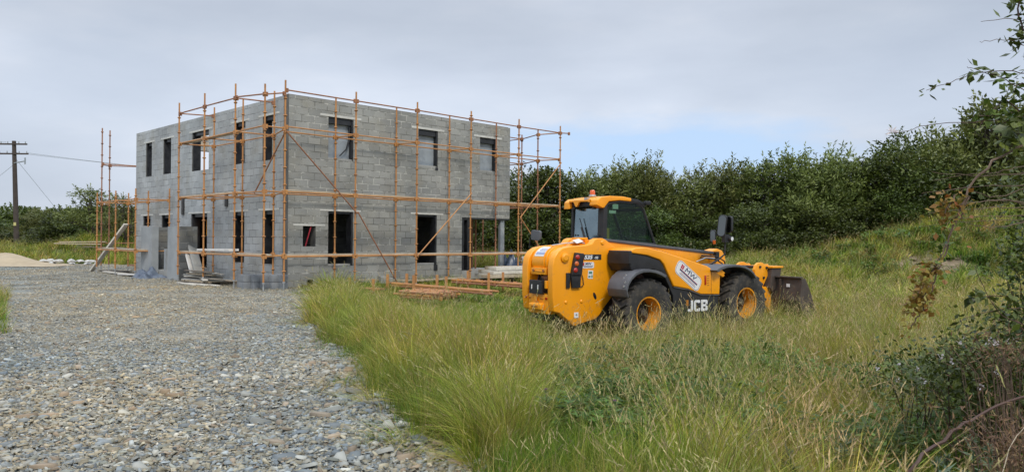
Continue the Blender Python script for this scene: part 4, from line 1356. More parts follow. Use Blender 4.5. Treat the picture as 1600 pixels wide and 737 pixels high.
ma = fmirror(2.28, -.88, 2.23, .17, .44, 28, 6)
part('mirror_arm', MB().path([(1.95, -.75, 1.40), (2.2, -.85, 1.55), (2.34, -.9, 1.66), (2.36, -.90, 1.95), (2.33, -.88, 2.2)], .02, .016, 7).path([(2.34, -.9, 2.0), (2.36, -.78, 2.02), (2.22, -.74, 2.05)], .014, .014, 6).box(2.27, 2.42, -.96, -.88, 1.90, 2.06), 'black', ma, smooth=True)
fmirror(2.20, -.72, 2.02, .12, .26, 28, 0)
fmirror(2.45, -.92, 2.26, .14, .34, 10, 0)
wl = part('work_lamp', MB().lathe([(0, 0), (.045, .0), (.055, .03), (.055, .07), (.02, .10)], 16, Matrix.Translation((2.42, -1.02, 1.97))), 'black', smooth=True)
part('lamp_glass', MB().lathe([(0, -.006), (.04, -.003), (.04, .001)], 16, Matrix.Translation((2.42, -1.02, 1.97))), 'sticker', wl)
part('indicator', MB().box(2.16, 2.19, -.80, -.74, 1.86, 1.94), 'amber', bevel=.01)


# ------------------------------------------------------------------ small things of the site
def gz(x, y): return float(terr(x, y))


def plank(name, p, q, w, t, mat, label, cat, group=None, roll=0.):
    """a board between two points (centre line), its own thing"""
    p, q = Vector(p), Vector(q)
    d = q - p
    L = d.length
    o = MB().box(0, L, -w / 2, w / 2, 0, t).build(name, mat, None, bevel=.004)
    X = d.normalized()
    Z = (Vector((0, 0, 1)) - X * X.z).normalized()
    Y = Z.cross(X)
    Mx = Matrix((X, Y, Z)).transposed().to_4x4() @ Matrix.Rotation(roll, 4, 'X')
    Mx.translation = p
    o.matrix_world = Mx
    return tag(o, label, cat, group)


# leaning pale timber far left
plank('leaning_board', (-18.13, 32.86, gz(-18.13, 32.86)), (-16.35, 32.3, 2.05), .22, .07, 'wood_pale', 'long pale timber leaning steeply against the far left scaffold', 'board')
plank('ground_plank', lw(-1.15, 13.2, .05), lw(-1.35, 9.6, .06), .24, .05, 'wood_pale', 'pale plank lying on the gravel left of the porch', 'plank')
plank('ground_plank', lw(-1.5, 10.3, .06), lw(-1.25, 8.4, .10), .2, .05, 'white', 'short whitish plank end lying right beside the blue sheet', 'plank')
plank('ground_plank', lw(-.9, 14.6, .04), lw(-.4, 12.6, .05), .22, .05, 'wood_dark', 'dark plank on the gravel under the far left scaffold', 'plank')
plank('trestle_plank', lw(.2, 14.2, .25), lw(1.9, 15.2, .3), .3, .05, 'rust', 'rusty orange plank low between the far left scaffold posts', 'plank')


def sheet(name, cx, cy, z, w, l, h, mat, label, cat, seed, rot=0.):
    """crumpled plastic sheet, a closed lumpy mound"""
    n = 16
    r_ = random.Random(seed)
    ph = [r_.uniform(0, 6) for _ in range(6)]
    vs = []
    for j in range(n + 1):
        for i in range(n + 1):
            u, v = i / n * 2 - 1, j / n * 2 - 1
            e = max(0, 1 - max(abs(u), abs(v)) ** 3)
            k = .5 + .25 * math.sin(u * 5 + ph[0] + v * 2) + .25 * math.sin(v * 6 + ph[1] - u * 3) + .12 * math.sin(u * 13 + v * 11 + ph[2])
            vs.append((u * w / 2 * (1 + .1 * math.sin(v * 4 + ph[3])), v * l / 2 * (1 + .1 * math.sin(u * 4 + ph[4])), h * e * k + .01))
    fs = [(j * (n + 1) + i, j * (n + 1) + i + 1, (j + 1) * (n + 1) + i + 1, (j + 1) * (n + 1) + i) for j in range(n) for i in range(n)]
    o = MB().add(vs, fs).build(name, mat, None, smooth=True, angle=60)
    o.location = (cx, cy, z)
    o.rotation_euler = (0, 0, rot)
    return tag(o, label, cat)


p = lw(-1.25, 8.0)
sheet('plastic_sheet', p.x, p.y, .0, .9, 1.5, .42, 'tarpgrey', 'crumpled grey-blue plastic sheet heaped in front of the porch doorway', 'plastic sheet', 3, A45)
p = lw(-.8, 5.1)
sheet('rubble_sack', p.x, p.y, .0, .7, .45, .28, 'black', 'small black sack on the gravel at the foot of the porch corner', 'sack', 5, A45)

# two insulation boards leaning by the wide doorway
for i, (a, b_) in enumerate((((-.75, 5.15), 0), ((-.70, 4.85), 0))):
    p, q = lw(*a, .25), lw(a[0] + .12, a[1] + 1.0, 1.28)
    plank('leaning_slab', p, q, .35, .06, 'concrete' if i else 'white', ('left' if not i else 'right') + ' one of two pale slabs leaning beside the wide doorway', 'slab', 'pale slabs leaning by the doorway', R(25))
# pallet with debris
pal = empty('pallet', lw(-1.0, 3.3, 0), A45 + R(6), label='grey weathered pallet with planks on the gravel below the left scaffold', cat='pallet')
mb = MB()
for k in range(3): mb.box(-.05 + k * -.0 + (-.5 + k * .45), (-.5 + k * .45) + .09, -.85, .85, .02, .11)
mb.build('bearer', 'wood_dark', pal)
for k in range(7): MB().box(-.55, .5, -.85 + k * .245, -.85 + k * .245 + .17, .112, .14).build('slat', 'wood', pal)
for k in range(9):
    a = rnd.uniform(-.2, .35)
    p = lw(-1.25 + rnd.uniform(-.45, .35), 2.0 + rnd.uniform(0, .4), .15 + k * .035)
    q = lw(-1.25 + rnd.uniform(-.45, .35), 4.3 + rnd.uniform(-.5, .3), .15 + k * .036)
    plank('offcut', p, q, rnd.choice([.12, .15, .22]), .03, rnd.choice(['wood_pale', 'wood', 'concrete', 'wood_dark']), 'loose timber offcut in the jumbled heap on the pallet below the left scaffold', 'timber offcut', 'timber offcuts heaped on the pallet')
for k in range(3):
    p, q = lw(-1.75 + k * .1, 4.0 - k * .6, .03), lw(-1.95 + k * .2, 2.2 - k * .4, .05)
    plank('offcut', p, q, .12, .04, 'wood_pale', 'thin pale timber batten lying on the gravel in front of the pallet', 'timber offcut', 'battens on the gravel before the pallet')
# stack of concrete blocks on the ground
bi = 0
for k in range(2):
    for i in range(5):
        x0 = -1.22 + i * .222 - .0
        o = MB().box(-.107, .107, -.22, .22, -.05, .165).build('concrete_block', 'stack_block', None, bevel=.006)
        p = lw(-1.20 + .83 * 0 + i * .205, .42 - i * .18, .05 + k * .225)
        o.location = p
        o.rotation_euler = (0, 0, A45 + rnd.uniform(-.04, .04))
        tag(o, ('upper' if k else 'lower') + ' block number %s from the left in the grey block stack beside the near corner' % ('one', 'two', 'three', 'four', 'five')[i], 'concrete block', 'concrete blocks stacked beside the near corner')
plank('scaffold_sheet', lw(-1.25, 3.35, 1.10), lw(-1.30, .9, 1.13), .32, .07, 'white', 'white wrapped board lying on the left scaffold ledger above the pallet', 'board')
# base block under the brace foot
o = MB().box(-.2, .2, -.22, .22, -.05, .16).build('base_block', 'concrete', None, bevel=.02)
o.location = (-4.2, 25.2, gz(-4.2, 25.2) + .22)
o.rotation_euler = (.1, .1, .5)
tag(o, 'pale concrete block at the foot of the long diagonal brace', 'concrete block')
for k, (u, v, L) in enumerate(((2.2, -.45, 2.6), (4.3, -.5, 2.3))):
    plank('wall_foot_plank', lw(u, v, gz(*lw(u, v).xy) + .22), lw(u + L, v - .1, gz(*lw(u + L, v - .1).xy) + .22), .25, .05, 'wood', ('left' if not k else 'right') + ' one of two weathered planks lying in grass along the right wall foot', 'plank', 'planks along the foot of the right wall')

# boards stacked outside the undercroft
for k in range(3):
    for j in range(3 - k // 2):
        z = gz(*lw(8.5, -.8).xy) + .25 + k * .13
        a0 = 6.7 + .35 * j + .25 * k
        lab = {0: 'bottom', 1: 'middle', 2: 'top'}[k] + ' layer board, ' + ('nearest', 'second', 'third')[j] + ' from the grass, in the pale timber stack outside the open corner'
        plank('stacked_board', lw(a0, -1.75 + j * .55 + .1 * k, z), lw(a0 + 4.6, -1.95 + j * .55, z + .0), .5, .11, 'wood_pale' if (j + k) % 3 else 'wood', lab, 'board', 'pale boards stacked outside the open corner')
p = lw(9.7, -.05)
sheet('plastic_sheet', p.x, p.y, .38, .8, 1.3, .75, 'tarp', 'dark blue plastic sheet slumped on the boards by the steel corner column', 'plastic sheet', 9, R(20))

# stones: pale rubble beyond the undercroft, and on the far gravel edge


def boulder(cx, cy, z, sx, sy, sz, seed, label, group):
    r_ = random.Random(seed)
    bm = bmesh.new()
    bmesh.ops.create_icosphere(bm, subdivisions=2, radius=1)
    for v in bm.verts:
        k = 1 + r_.uniform(-.16, .16)
        v.co = Vector((v.co.x * sx * k, v.co.y * sy * k, max(-.5, v.co.z) * sz * k))
    me = bpy.data.meshes.new('rubble_stone')
    bm.to_mesh(me)
    bm.free()
    me.materials.append(MT['stone'])
    o = bpy.data.objects.new('rubble_stone', me)
    COL.objects.link(o)
    o.location = (cx, cy, z + sz * .3)
    o.rotation_euler = (0, 0, r_.uniform(0, 6))
    return tag(o, label, 'stone', group)


for i in range(14):
    p = lw(12.2 + rnd.uniform(-.5, 2.6), 1.2 + rnd.uniform(-1., 1.3))
    boulder(p.x, p.y, gz(p.x, p.y) + .15 + .2 * (i % 3), rnd.uniform(.16, .32), rnd.uniform(.16, .3), rnd.uniform(.12, .22), i, 'pale angular stone in the rubble heap behind the open corner', 'rubble behind the open corner')
for i in range(12):
    x = -24.8 + i * .27 + rnd.uniform(-.1, .1)
    boulder(x, 39.8 + rnd.uniform(-.3, .3), gz(x, 39.8) + (.14 if i % 3 else .0), rnd.uniform(.14, .28), .18, rnd.uniform(.07, .12), 40 + i, 'whitish flat stone in the low row at the far edge of the gravel', 'pale stones at the far gravel edge')
# sand heap
n = 26
vs = []
for j in range(n + 1):
    for i in range(n + 1):
        u, v = i / n * 2 - 1, j / n * 2 - 1
        r2 = u * u + v * v
        h = max(0, math.exp(-r2 * 3.2) - .04) * .52 * (1 + .25 * math.sin(u * 7 + v * 3) + .15 * math.sin(v * 9 - u * 4))
        vs.append((u * 4.2, v * 2.4, h))
fs_ = [(j * (n + 1) + i, j * (n + 1) + i + 1, (j + 1) * (n + 1) + i + 1, (j + 1) * (n + 1) + i) for j in range(n) for i in range(n)]
o = MB().add(vs, fs_).build('sand_heap', 'sand', None, smooth=True, angle=80)
o.location = (-26.6, 39.2, gz(-26.6, 39.2) + .015)
tag(o, 'low heap of yellow building sand at the far left edge of the gravel', 'sand heap')


# scaffold tubes lying in the grass
def tube_bundle(p, q, n, rows, sp, r, label, posts, seed, cups=True):
    r_ = random.Random(seed)
    p = (p[0], p[1], p[2] + .08)
    q = (q[0], q[1], q[2] + .08)
    t = empty('scaffold_rack', ((p[0] + q[0]) / 2, (p[1] + q[1]) / 2, gz((p[0] + q[0]) / 2, (p[1] + q[1]) / 2)), label=label, cat='tube rack')
    o = Vector(t.location)
    P, Q = Vector(p) - o, Vector(q) - o
    d = (Q - P).normalized()
    nrm = Vector((-d.y, d.x, 0))
    for k in range(rows):
        for i in range(n):
            off = nrm * ((i - (n - 1) / 2) * sp + r_.uniform(-.02, .02)) + Vector((0, 0, k * r * 2.3))
            a, b_ = P + off + d * r_.uniform(-.15, .15), Q + off + d * r_.uniform(-.15, .15)
            mb = MB().tube(a, b_, r, 7)
            if cups:
                L = (b_ - a).length
                s_ = .25
                while s_ < L:
                    c_ = a + d * s_
                    mb.tube(c_, c_ + d * .045, r * 1.9, 7)
                    s_ += .5
            mb.build('tube', 'orange' if (i + k) % 2 else 'rust', t, smooth=True)
    for (u, s_) in posts:
        c_ = P + (Q - P) * u + nrm * s_
        c_.z = min(c_.z, 0)
        MB().box(c_.x - .04, c_.x + .04, c_.y - .04, c_.y + .04, 0, P.z + rows * r * 2.3 + .22).build('rack_post', 'orange', t)
    return t


tube_bundle((-3.75, 23.9, -.0), (-.55, 21.9, -.1), 3, 2, .11, .032, 'rack of long orange scaffold tubes in the grass, the one nearest the long brace', ((.08, .35), (.3, -.32), (.62, -.3), (.02, -.3), (.4, .34)), 1, False)
tube_bundle((-2.9, 21.15, -.1), (-1.75, 20.55, -.12), 9, 3, .13, .03, 'low bundle of short cupped rusty scaffold tubes lying in front in the grass', (), 2, True)
tube_bundle((-1.9, 25.6, .03), (2.0, 23.0, -.05), 4, 2, .13, .032, 'rack of rusty cupped scaffold tubes in the grass left of the loader', ((.05, .4), (.35, -.36), (.36, .38), (.68, -.38), (.7, .38), (.97, .4)), 3, True)
tube_bundle((-5.0, 23.0, -.02), (-3.9, 22.6, -.04), 3, 1, .12, .032, 'few short orange scaffold tubes half sunk in grass near the gravel edge', ((.0, .2), (.9, -.2)), 4, False)

# utility pole with crossarms
PX, PY = -37.7, 58.0
pz = gz(PX, PY)
up_ = empty('utility_pole', (PX, PY, pz), 0, label='dark wooden utility pole with two crossarms at the far left', cat='utility pole')
mb = MB()
mb.tube((0, 0, -.3), (-.30, 0, 8.0), .20, 10, .14)
mb.build('pole', 'polewood', up_, smooth=True)
for z, L in ((7.75, 1.05), (7.02, 1.15)):
    MB().box(-.28 - L, -.28 + L, -.17, -.07, z - .06, z + .05).build('crossarm', 'polewood', up_)
    for x in (-L + .12, -L * .4, L * .4, L - .12):
        MB().tube((-.28 + x, -.12, z + .05), (-.28 + x, -.12, z + .2), .045, 8, .03).build('insulator', 'steel_grey', up_)
MB().tube((-.25, -.1, 6.3), (.75, -.3, 6.45), .04, 6).tube((.75, -.3, 6.2), (.75, -.3, 6.7), .05, 6).build('switch_arm', 'steel_grey', up_)
MB().box(-.12, .06, -.24, -.19, 1.55, 1.8).build('pole_plate', pm('yellow_plate', (.55, .5, .2), None, 3., .6), up_)


def wire(p, q, sag, label, parent=None):
    p, q = Vector(p), Vector(q)
    pts = [p + (q - p) * (i / 24) - Vector((0, 0, sag * 4 * (i / 24) * (1 - i / 24))) for i in range(25)]
    return MB().path(pts, .018, .018, 4)


wr = wire((PX + .7, PY, pz + 7.1), (-2., 95, 9.3), 1.2, '')
tag(wr.build('power_line', 'steel_grey'), 'lower overhead wire running right from the utility pole behind the building', 'wire', 'overhead wires right of the pole')
wr = wire((PX - .5, PY, pz + 7.15), (-3.5, 95, 9.8), 1.2, '')
tag(wr.build('power_line', 'steel_grey'), 'upper overhead wire running right from the utility pole behind the building', 'wire', 'overhead wires right of the pole')
wr = wire((PX - .9, PY, pz + 7.9), (-75, 48, 10.5), .8, '')
tag(wr.build('power_line', 'steel_grey'), 'overhead wire leaving the top of the utility pole to the left', 'wire')
wr = MB().tube((PX - .2, PY, pz + 6.7), (PX + 3.6, PY + 3, gz(PX + 3.6, PY + 3)), .014, 4)
tag(wr.build('stay_wire', 'steel_grey'), 'thin stay wire slanting down right from the utility pole to the ground', 'wire')
wr = MB().tube((PX - .3, PY, pz + 6.2), (PX - 6.5, PY - 2, gz(PX - 6.5, PY - 2)), .014, 4)
tag(wr.build('stay_wire', 'steel_grey'), 'thin stay wire slanting down left from the utility pole', 'wire')


# ------------------------------------------------------------------ vegetation
def rand_dirs(n, rng):
    v = rng.normal(size=(n, 3))
    return v / np.linalg.norm(v, axis=1)[:, None]


def leaves(P, D, Nn, L, Wd, fold=0.):
    """rhombic leaves: base P, direction D, blade normal Nn -> V, F (2 quads per leaf if fold else 1)"""
    n = len(P)
    D = D / np.linalg.norm(D, axis=1)[:, None]
    Sd = np.cross(D, Nn)
    Sd /= (np.linalg.norm(Sd, axis=1)[:, None] + 1e-9)
    Nn = np.cross(Sd, D)
    L = np.broadcast_to(np.asarray(L, float), (n,))[:, None]
    Wd = np.broadcast_to(np.asarray(Wd, float), (n,))[:, None]
    tip = P + D * L
    m_ = P + D * L * .42
    l, r = m_ + Sd * Wd / 2, m_ - Sd * Wd / 2
    if not fold:
        V = np.stack([P, l, tip, r], 1).reshape(-1, 3)
        i = np.arange(n)[:, None] * 4
        return V, i + np.arange(4)[None]
    c = m_ - Nn * Wd * fold
    V = np.stack([P, l, tip, r, c], 1).reshape(-1, 3)
    i = np.arange(n)[:, None] * 5
    return V, np.concatenate([i + np.array([[0, 1, 2, 4]]), i + np.array([[0, 4, 2, 3]])])


def crown_data(seed, Rw, H, nl, nleaf, L, Wd, nshoot, shoot_len, upright=.5, low=.1):
    rng = np.random.default_rng(seed)
    cen, rad = [], []
    for i in range(nl):
        a = rng.uniform(0, 2 * np.pi)
        rr = Rw * .62 * np.sqrt(rng.uniform(0, 1))
        h = rng.uniform(low, .80) * H
        if i < nl // 3: h = rng.uniform(low, .35) * H
        k = 1 - .45 * (h / H) ** 2
        cen.append((rr * k * np.cos(a), rr * k * np.sin(a), h))
        rad.append(Rw * rng.uniform(.26, .42) * (1 - .25 * h / H))
    cen, rad = np.array(cen), np.array(rad)
    pr = rad ** 2 / np.sum(rad ** 2)
    # clumps: small groups of leaves sharing a tint
    nc = nleaf // 14
    li = rng.choice(nl, nc, p=pr)
    d = rand_dirs(nc, rng)
    d[:, 2] = np.abs(d[:, 2]) * np.where(rng.uniform(size=nc) < .75, 1, -1)
    cp = cen[li] + d * rad[li][:, None] * rng.uniform(.55, 1.05, nc)[:, None] * np.array([1, 1, .9])
    tint = np.clip(rng.normal(.42, .24, nc), 0, 1)
    P = np.repeat(cp, 14, 0) + rng.normal(size=(nc * 14, 3)) * (.11 * Rw / 2.4)
    D = rand_dirs(nc * 14, rng) * .8 + np.repeat(d, 14, 0) * .6
    D[:, 2] += rng.uniform(-.2, .6, len(D)) * upright
    T = np.repeat(tint, 14) + rng.normal(size=nc * 14) * .1
    # shoots breaking the outline
    ns = nshoot
    li = rng.choice(nl, ns, p=pr)
    d = rand_dirs(ns, rng)
    d[:, 2] = np.abs(d[:, 2]) + .3
    d /= np.linalg.norm(d, axis=1)[:, None]
    sp = cen[li] + d * rad[li][:, None] * .9
    sd = d * .6 + np.array([0, 0, upright]) + rng.normal(size=(ns, 3)) * .2
    sd /= np.linalg.norm(sd, axis=1)[:, None]
    sl = rng.uniform(.4, 1., ns) * shoot_len
    k = 14
    t = np.tile(np.linspace(.05, 1, k), ns)
    SP = np.repeat(sp, k, 0) + np.repeat(sd * sl[:, None], k, 0) * t[:, None]
    SD = np.repeat(sd, k, 0) * .8 + rand_dirs(ns * k, rng) * .8
    ST = np.repeat(np.clip(rng.normal(.6, .2, ns), 0, 1), k)
    P = np.concatenate([P, SP])
    D = np.concatenate([D, SD])
    T = np.clip(np.concatenate([T, ST]), 0, 1)
    keep = P[:, 2] > .02
    P, D, T = P[keep], D[keep], T[keep]
    Ls = L * rng.uniform(.6, 1.25, len(P))
    V, Fq = leaves(P, D, rand_dirs(len(P), rng), Ls, Wd * rng.uniform(.7, 1.2, len(P)))
    return V, Fq, T, cen, rad


def tree_proto(name, seed, Rw, H, nl, nleaf, L, Wd, nshoot, sl, mat, upright=.5, low=.1, limbs=7):
    t = empty(name, (0, 0, 0))
    V, Fq, T, cen, rad = crown_data(seed, Rw, H, nl, nleaf, L, Wd, nshoot, sl, upright, low)
    c = npmesh('crown', V, Fq, mat, T, t)
    r_ = random.Random(seed)
    mb = MB()
    base = Vector((0, 0, -.3))
    fork = Vector((r_.uniform(-.1, .1), r_.uniform(-.1, .1), H * .12))
    mb.path([base, fork * .5, fork], .020 * H, .016 * H, 8)
    for i in range(min(limbs, nl)):
        q = Vector(cen[i * nl // max(1, limbs)])
        mid = fork.lerp(q, .5) + Vector((r_.uniform(-.2, .2), r_.uniform(-.2, .2), .15))
        mb.path([fork, mid, q], .012 * H, .004 * H, 6)
        for _ in range(3):
            e = q + Vector((r_.uniform(-1, 1), r_.uniform(-1, 1), r_.uniform(.1, 1))).normalized() * rad[i * nl // max(1, limbs)]
            mb.path([q.lerp(mid, .3), e], .006 * H, .002 * H, 4)
    mb.build('trunk', 'bark', t, smooth=True)
    t['H'] = float(np.percentile(V[:, 2], 99.6))
    t['Rw'] = float(np.percentile(np.abs(V[:, 0]), 98))
    return t


protos = [
    tree_proto('willow_shrub', 1, 2.6, 5.0, 26, 20000, .17, .055, 330, .75, 'willow', .8),
    tree_proto('willow_shrub', 2, 2.5, 5.2, 22, 20000, .16, .05, 360, .85, 'willow', 1.0),
    tree_proto('hedge_tree', 3, 2.8, 5.2, 28, 22000, .14, .075, 180, .4, 'leafdark', .4),
    tree_proto('hedge_tree', 4, 2.6, 5.0, 24, 22000, .14, .08, 160, .35, 'leafdark', .3),
    tree_proto('thin_tree', 5, 2.4, 5.2, 15, 4200, .15, .07, 90, .6, 'willow', .4, .35, 12),
]
first = {}


def tree(k, px, top, d, width, label, group, seed=0, x=None):
    """copy of prototype k so that its top stands where sighted, base on the terrain"""
    p = at(px, top, d)
    X, Y = p.x, p.y
    g0 = gz(X, Y)
    h = p.z - g0
    src = protos[k]
    if k not in first:
        t = src
        first[k] = 1
    else:
        t = copy_tree(src)
    t.location = (X, Y, g0 - .1)
    t.rotation_euler = (0, 0, (seed * 1.7 + px * .013) % 6.28)
    sz = (h + .1) / t['H']
    sw = width / (2 * t['Rw'])
    t.scale = (sw, sw, sz)
    tag(t, label, 'tree' if t['H'] and k in (2, 3, 4) else 'shrub', group)
    return t


HG = 'trees and shrubs of the hedge behind the loader'
hedge = [
    (2, 838, 266, 40, 5.0, 'dark round hedge tree seen through the right end of the scaffold'),
    (3, 885, 268, 40, 4.8, 'dark hedge tree just left of the loader cab roof'),
    (2, 790, 288, 43, 5.0, 'dark hedge tree seen through the open corner of the building'),
    (3, 745, 300, 46, 5.0, 'dark hedge tree behind the open corner, the leftmost glimpsed there'),
    (0, 935, 272, 41, 4.6, 'grey-green willow shrub rising behind the amber beacon of the loader'),
    (1, 985, 256, 40, 4.8, 'grey-green willow shrub standing directly over the loader cab'),
    (0, 1030, 258, 40, 5.0, 'wide willow shrub just right of the loader cab, with ragged upright shoots'),
    (1, 1078, 284, 41, 3.8, 'lower willow shrub at the dip of the hedge line behind the boom'),
    (2, 1116, 284, 40, 3.8, 'low dark tree in the dip of the hedge left of the loader mirrors'),
    (0, 1152, 260, 40, 4.8, 'willow shrub directly behind the loader front mirrors'),
    (2, 1195, 252, 39, 5.0, 'dark dense hedge tree right of the loader mirrors'),
    (1, 1240, 240, 38, 5.4, 'tall willow shrub with a pale ragged top behind the bucket'),
    (0, 1290, 247, 38, 4.6, 'willow shrub right of the bucket where the hedge top runs level'),
    (3, 1335, 258, 38, 4.6, 'dark hedge tree above the left end of the grassy mound'),
    (1, 1378, 243, 38, 4.6, 'willow shrub left of the tallest trees above the mound'),
    (2, 1420, 222, 37, 5.4, 'tall dark hedge tree above the middle of the mound'),
    (0, 1462, 204, 37, 5.2, 'tall willow just left of the loose light green tree'),
]
hl = []
for i, (k, px, top, d, w, lab) in enumerate(hedge):
    tree(k, px, top, d, w, lab, HG, i)
# thinner, nearer tree top right with light showing through
tree(4, 1520, 160, 37, 5.6, 'loose light green tree with sky showing through, left one of two behind the arching cane', None, 3)
tree(4, 1590, 145, 36, 6.0, 'tall loose tree cut by the right picture edge above the brambles', None, 8)
tree(1, 1555, 205, 38, 6.0, 'willow shrub in shade behind the loose light green trees', HG, 5)
tree(3, 1625, 200, 38, 6.0, 'dark tree at the right picture edge behind the brambles', HG, 6)
# lower shrubs in front of the hedge foot, filling its base
for i, (px, top, d, w) in enumerate(((1010, 325, 37, 3.6), (1090, 330, 37, 3.4), (1175, 318, 36, 3.8), (1260, 312, 36, 3.8), (1340, 318, 36, 3.4), (930, 330, 38, 3.4), (1410, 300, 35.5, 3.2), (1490, 285, 36, 3.4))):
    tree(2 + i % 2, px, top, d, w, 'low bush at the hedge foot ' + ('behind the boom', 'left of the front mirrors', 'right of the front mirrors', 'behind the bucket', 'at the left end of the mound', 'behind the cab rear', 'on the mound crest', 'at the foot of the loose light tree')[i], 'low bushes at the hedge foot', i + 20)
# left side: bushes beyond the meadow
left = [
    (2, 118, 332, 57, 6.2, 'broad dark green bush behind the meadow, right of the utility pole'),
    (3, 72, 338, 68, 5.8, 'dark bush directly right of the utility pole'),
    (2, 165, 336, 55, 5.0, 'dark bush just left of the far left scaffold posts'),
    (0, 96, 330, 66, 5.4, 'lighter willow bush rising between the dark bushes right of the pole'),
    (3, -5, 342, 68, 6.0, 'dark bush cut by the left picture edge'),
    (0, 40, 347, 67, 4.8, 'small olive bush low behind the utility pole'),
    (1, 205, 330, 54, 5.5, 'willow bush behind the far left scaffold next to the building edge'),
    (3, 240, 330, 60, 6, 'dark bush mostly hidden by the left end of the building'),
]
for i, (k, px, top, d, w, lab) in enumerate(left): tree(k, px, top, d, w, lab, 'bushes beyond the meadow on the left', i + 40)
tree(4, 146, 293, 48, 4.2, 'thin sparse tree rising above the bushes beside the far left scaffold', None, 2)
tree(4, 196, 306, 46, 3.0, 'small sparse tree top just left of the building edge', None, 9)
tree(3, -60, 330, 60, 7, 'dark bush outside the left picture edge', 'bushes beyond the meadow on the left', 61)
# far tree line: one mass
V0, F0, T0 = [], [], []
o_ = 0
for i in range(30):
    px = -160 + i * 24 + rnd.uniform(-8, 8)
    d = rnd.uniform(88, 125)
    p = at(px, 326 + rnd.uniform(-3, 8), d)
    g0 = gz(p.x, p.y)
    V, Fq, T, _, _ = crown_data(500 + i % 3, 4.2, 5.0, 16, 3000, .42, .22, 60, .8, .6)
    V = V * np.array([1.15, 1.15, (p.z - g0) / 5.1]) + np.array([p.x, p.y, g0])
    V0.append(V)
    F0.append(Fq + o_)
    T0.append(T)
    o_ += len(V)
for i in range(22):
    px = 620 + i * 50
    p = at(px, 335 if px < 1000 else 320, 62)
    g0 = gz(p.x, p.y)
    V, Fq, T, _, _ = crown_data(500 + i % 3, 3.4, 4.0, 14, 2500, .32, .18, 20, .5, .6)
    V = V * np.array([1.1, 1.1, (p.z - g0) / 4.]) + np.array([p.x, p.y, g0])
    V0.append(V)
    F0.append(Fq + o_)
    T0.append(T)
    o_ += len(V)
far = npmesh('far_woodland', np.concatenate(V0), np.concatenate(F0), 'leafdark', np.concatenate(T0))
tag(far, 'distant green woodland line on the horizon at the left', 'woodland', kind='stuff')


# ------------------------------------------------------------------ scattering
def scatter(name, pts, rot, scl, idx, protos_, label, cat):
    me = bpy.data.meshes.new(name)
    n = len(pts)
    me.vertices.add(n)
    me.vertices.foreach_set('co', np.asarray(pts, np.float32).ravel())
    for an, ty, dat, key in (('rot', 'FLOAT_VECTOR', rot, 'vector'), ('scl', 'FLOAT_VECTOR', scl, 'vector'), ('pidx', 'INT', idx, 'value')):
        a = me.attributes.new(an, ty, 'POINT')
        a.data.foreach_set(key, np.asarray(dat, np.int32 if ty == 'INT' else np.float32).ravel())
    ob = bpy.data.objects.new(name, me)
    COL.objects.link(ob)
    pc = bpy.data.collections.new(name + '_kinds')
    for i, o in enumerate(protos_):
        o.name = '%s_kind_%03d' % (name, i)
        pc.objects.link(o)
    ng = bpy.data.node_groups.new(name + '_scatter', 'GeometryNodeTree')
    ng.interface.new_socket('Geometry', in_out='INPUT', socket_type='NodeSocketGeometry')
    ng.interface.new_socket('Geometry', in_out='OUTPUT', socket_type='NodeSocketGeometry')
    gi, go = ng.nodes.new('NodeGroupInput'), ng.nodes.new('NodeGroupOutput')
    ip = ng.nodes.new('GeometryNodeInstanceOnPoints')
    ci = ng.nodes.new('GeometryNodeCollectionInfo')
    ci.inputs['Collection'].default_value = pc
    ci.inputs['Separate Children'].default_value = True
    ci.inputs['Reset Children'].default_value = True
    ip.inputs['Pick Instance'].default_value = True

    def na(nm, ty):
        a = ng.nodes.new('GeometryNodeInputNamedAttribute')
        a.data_type = ty
        a.inputs['Name'].default_value = nm
        return a.outputs['Attribute']
    ng.links.new(gi.outputs[0], ip.inputs['Points'])
    ng.links.new(ci.outputs[0], ip.inputs['Instance'])
    ng.links.new(na('pidx', 'INT'), ip.inputs['Instance Index'])
    ng.links.new(na('rot', 'FLOAT_VECTOR'), ip.inputs['Rotation'])
    ng.links.new(na('scl', 'FLOAT_VECTOR'), ip.inputs['Scale'])
    ng.links.new(ip.outputs[0], go.inputs[0])
    md = ob.modifiers.new('scatter', 'NODES')
    md.node_group = ng
    return tag(ob, label, cat, kind='stuff')


def wedge(dens, r0, r1, half=R(42), rng=RNG):
    n = int(dens * half * (r1 * r1 - r0 * r0))
    r = np.sqrt(rng.uniform(r0 * r0, r1 * r1, n))
    a = rng.uniform(-half, half, n)
    return np.stack([r * np.sin(a), r * np.cos(a)], 1)


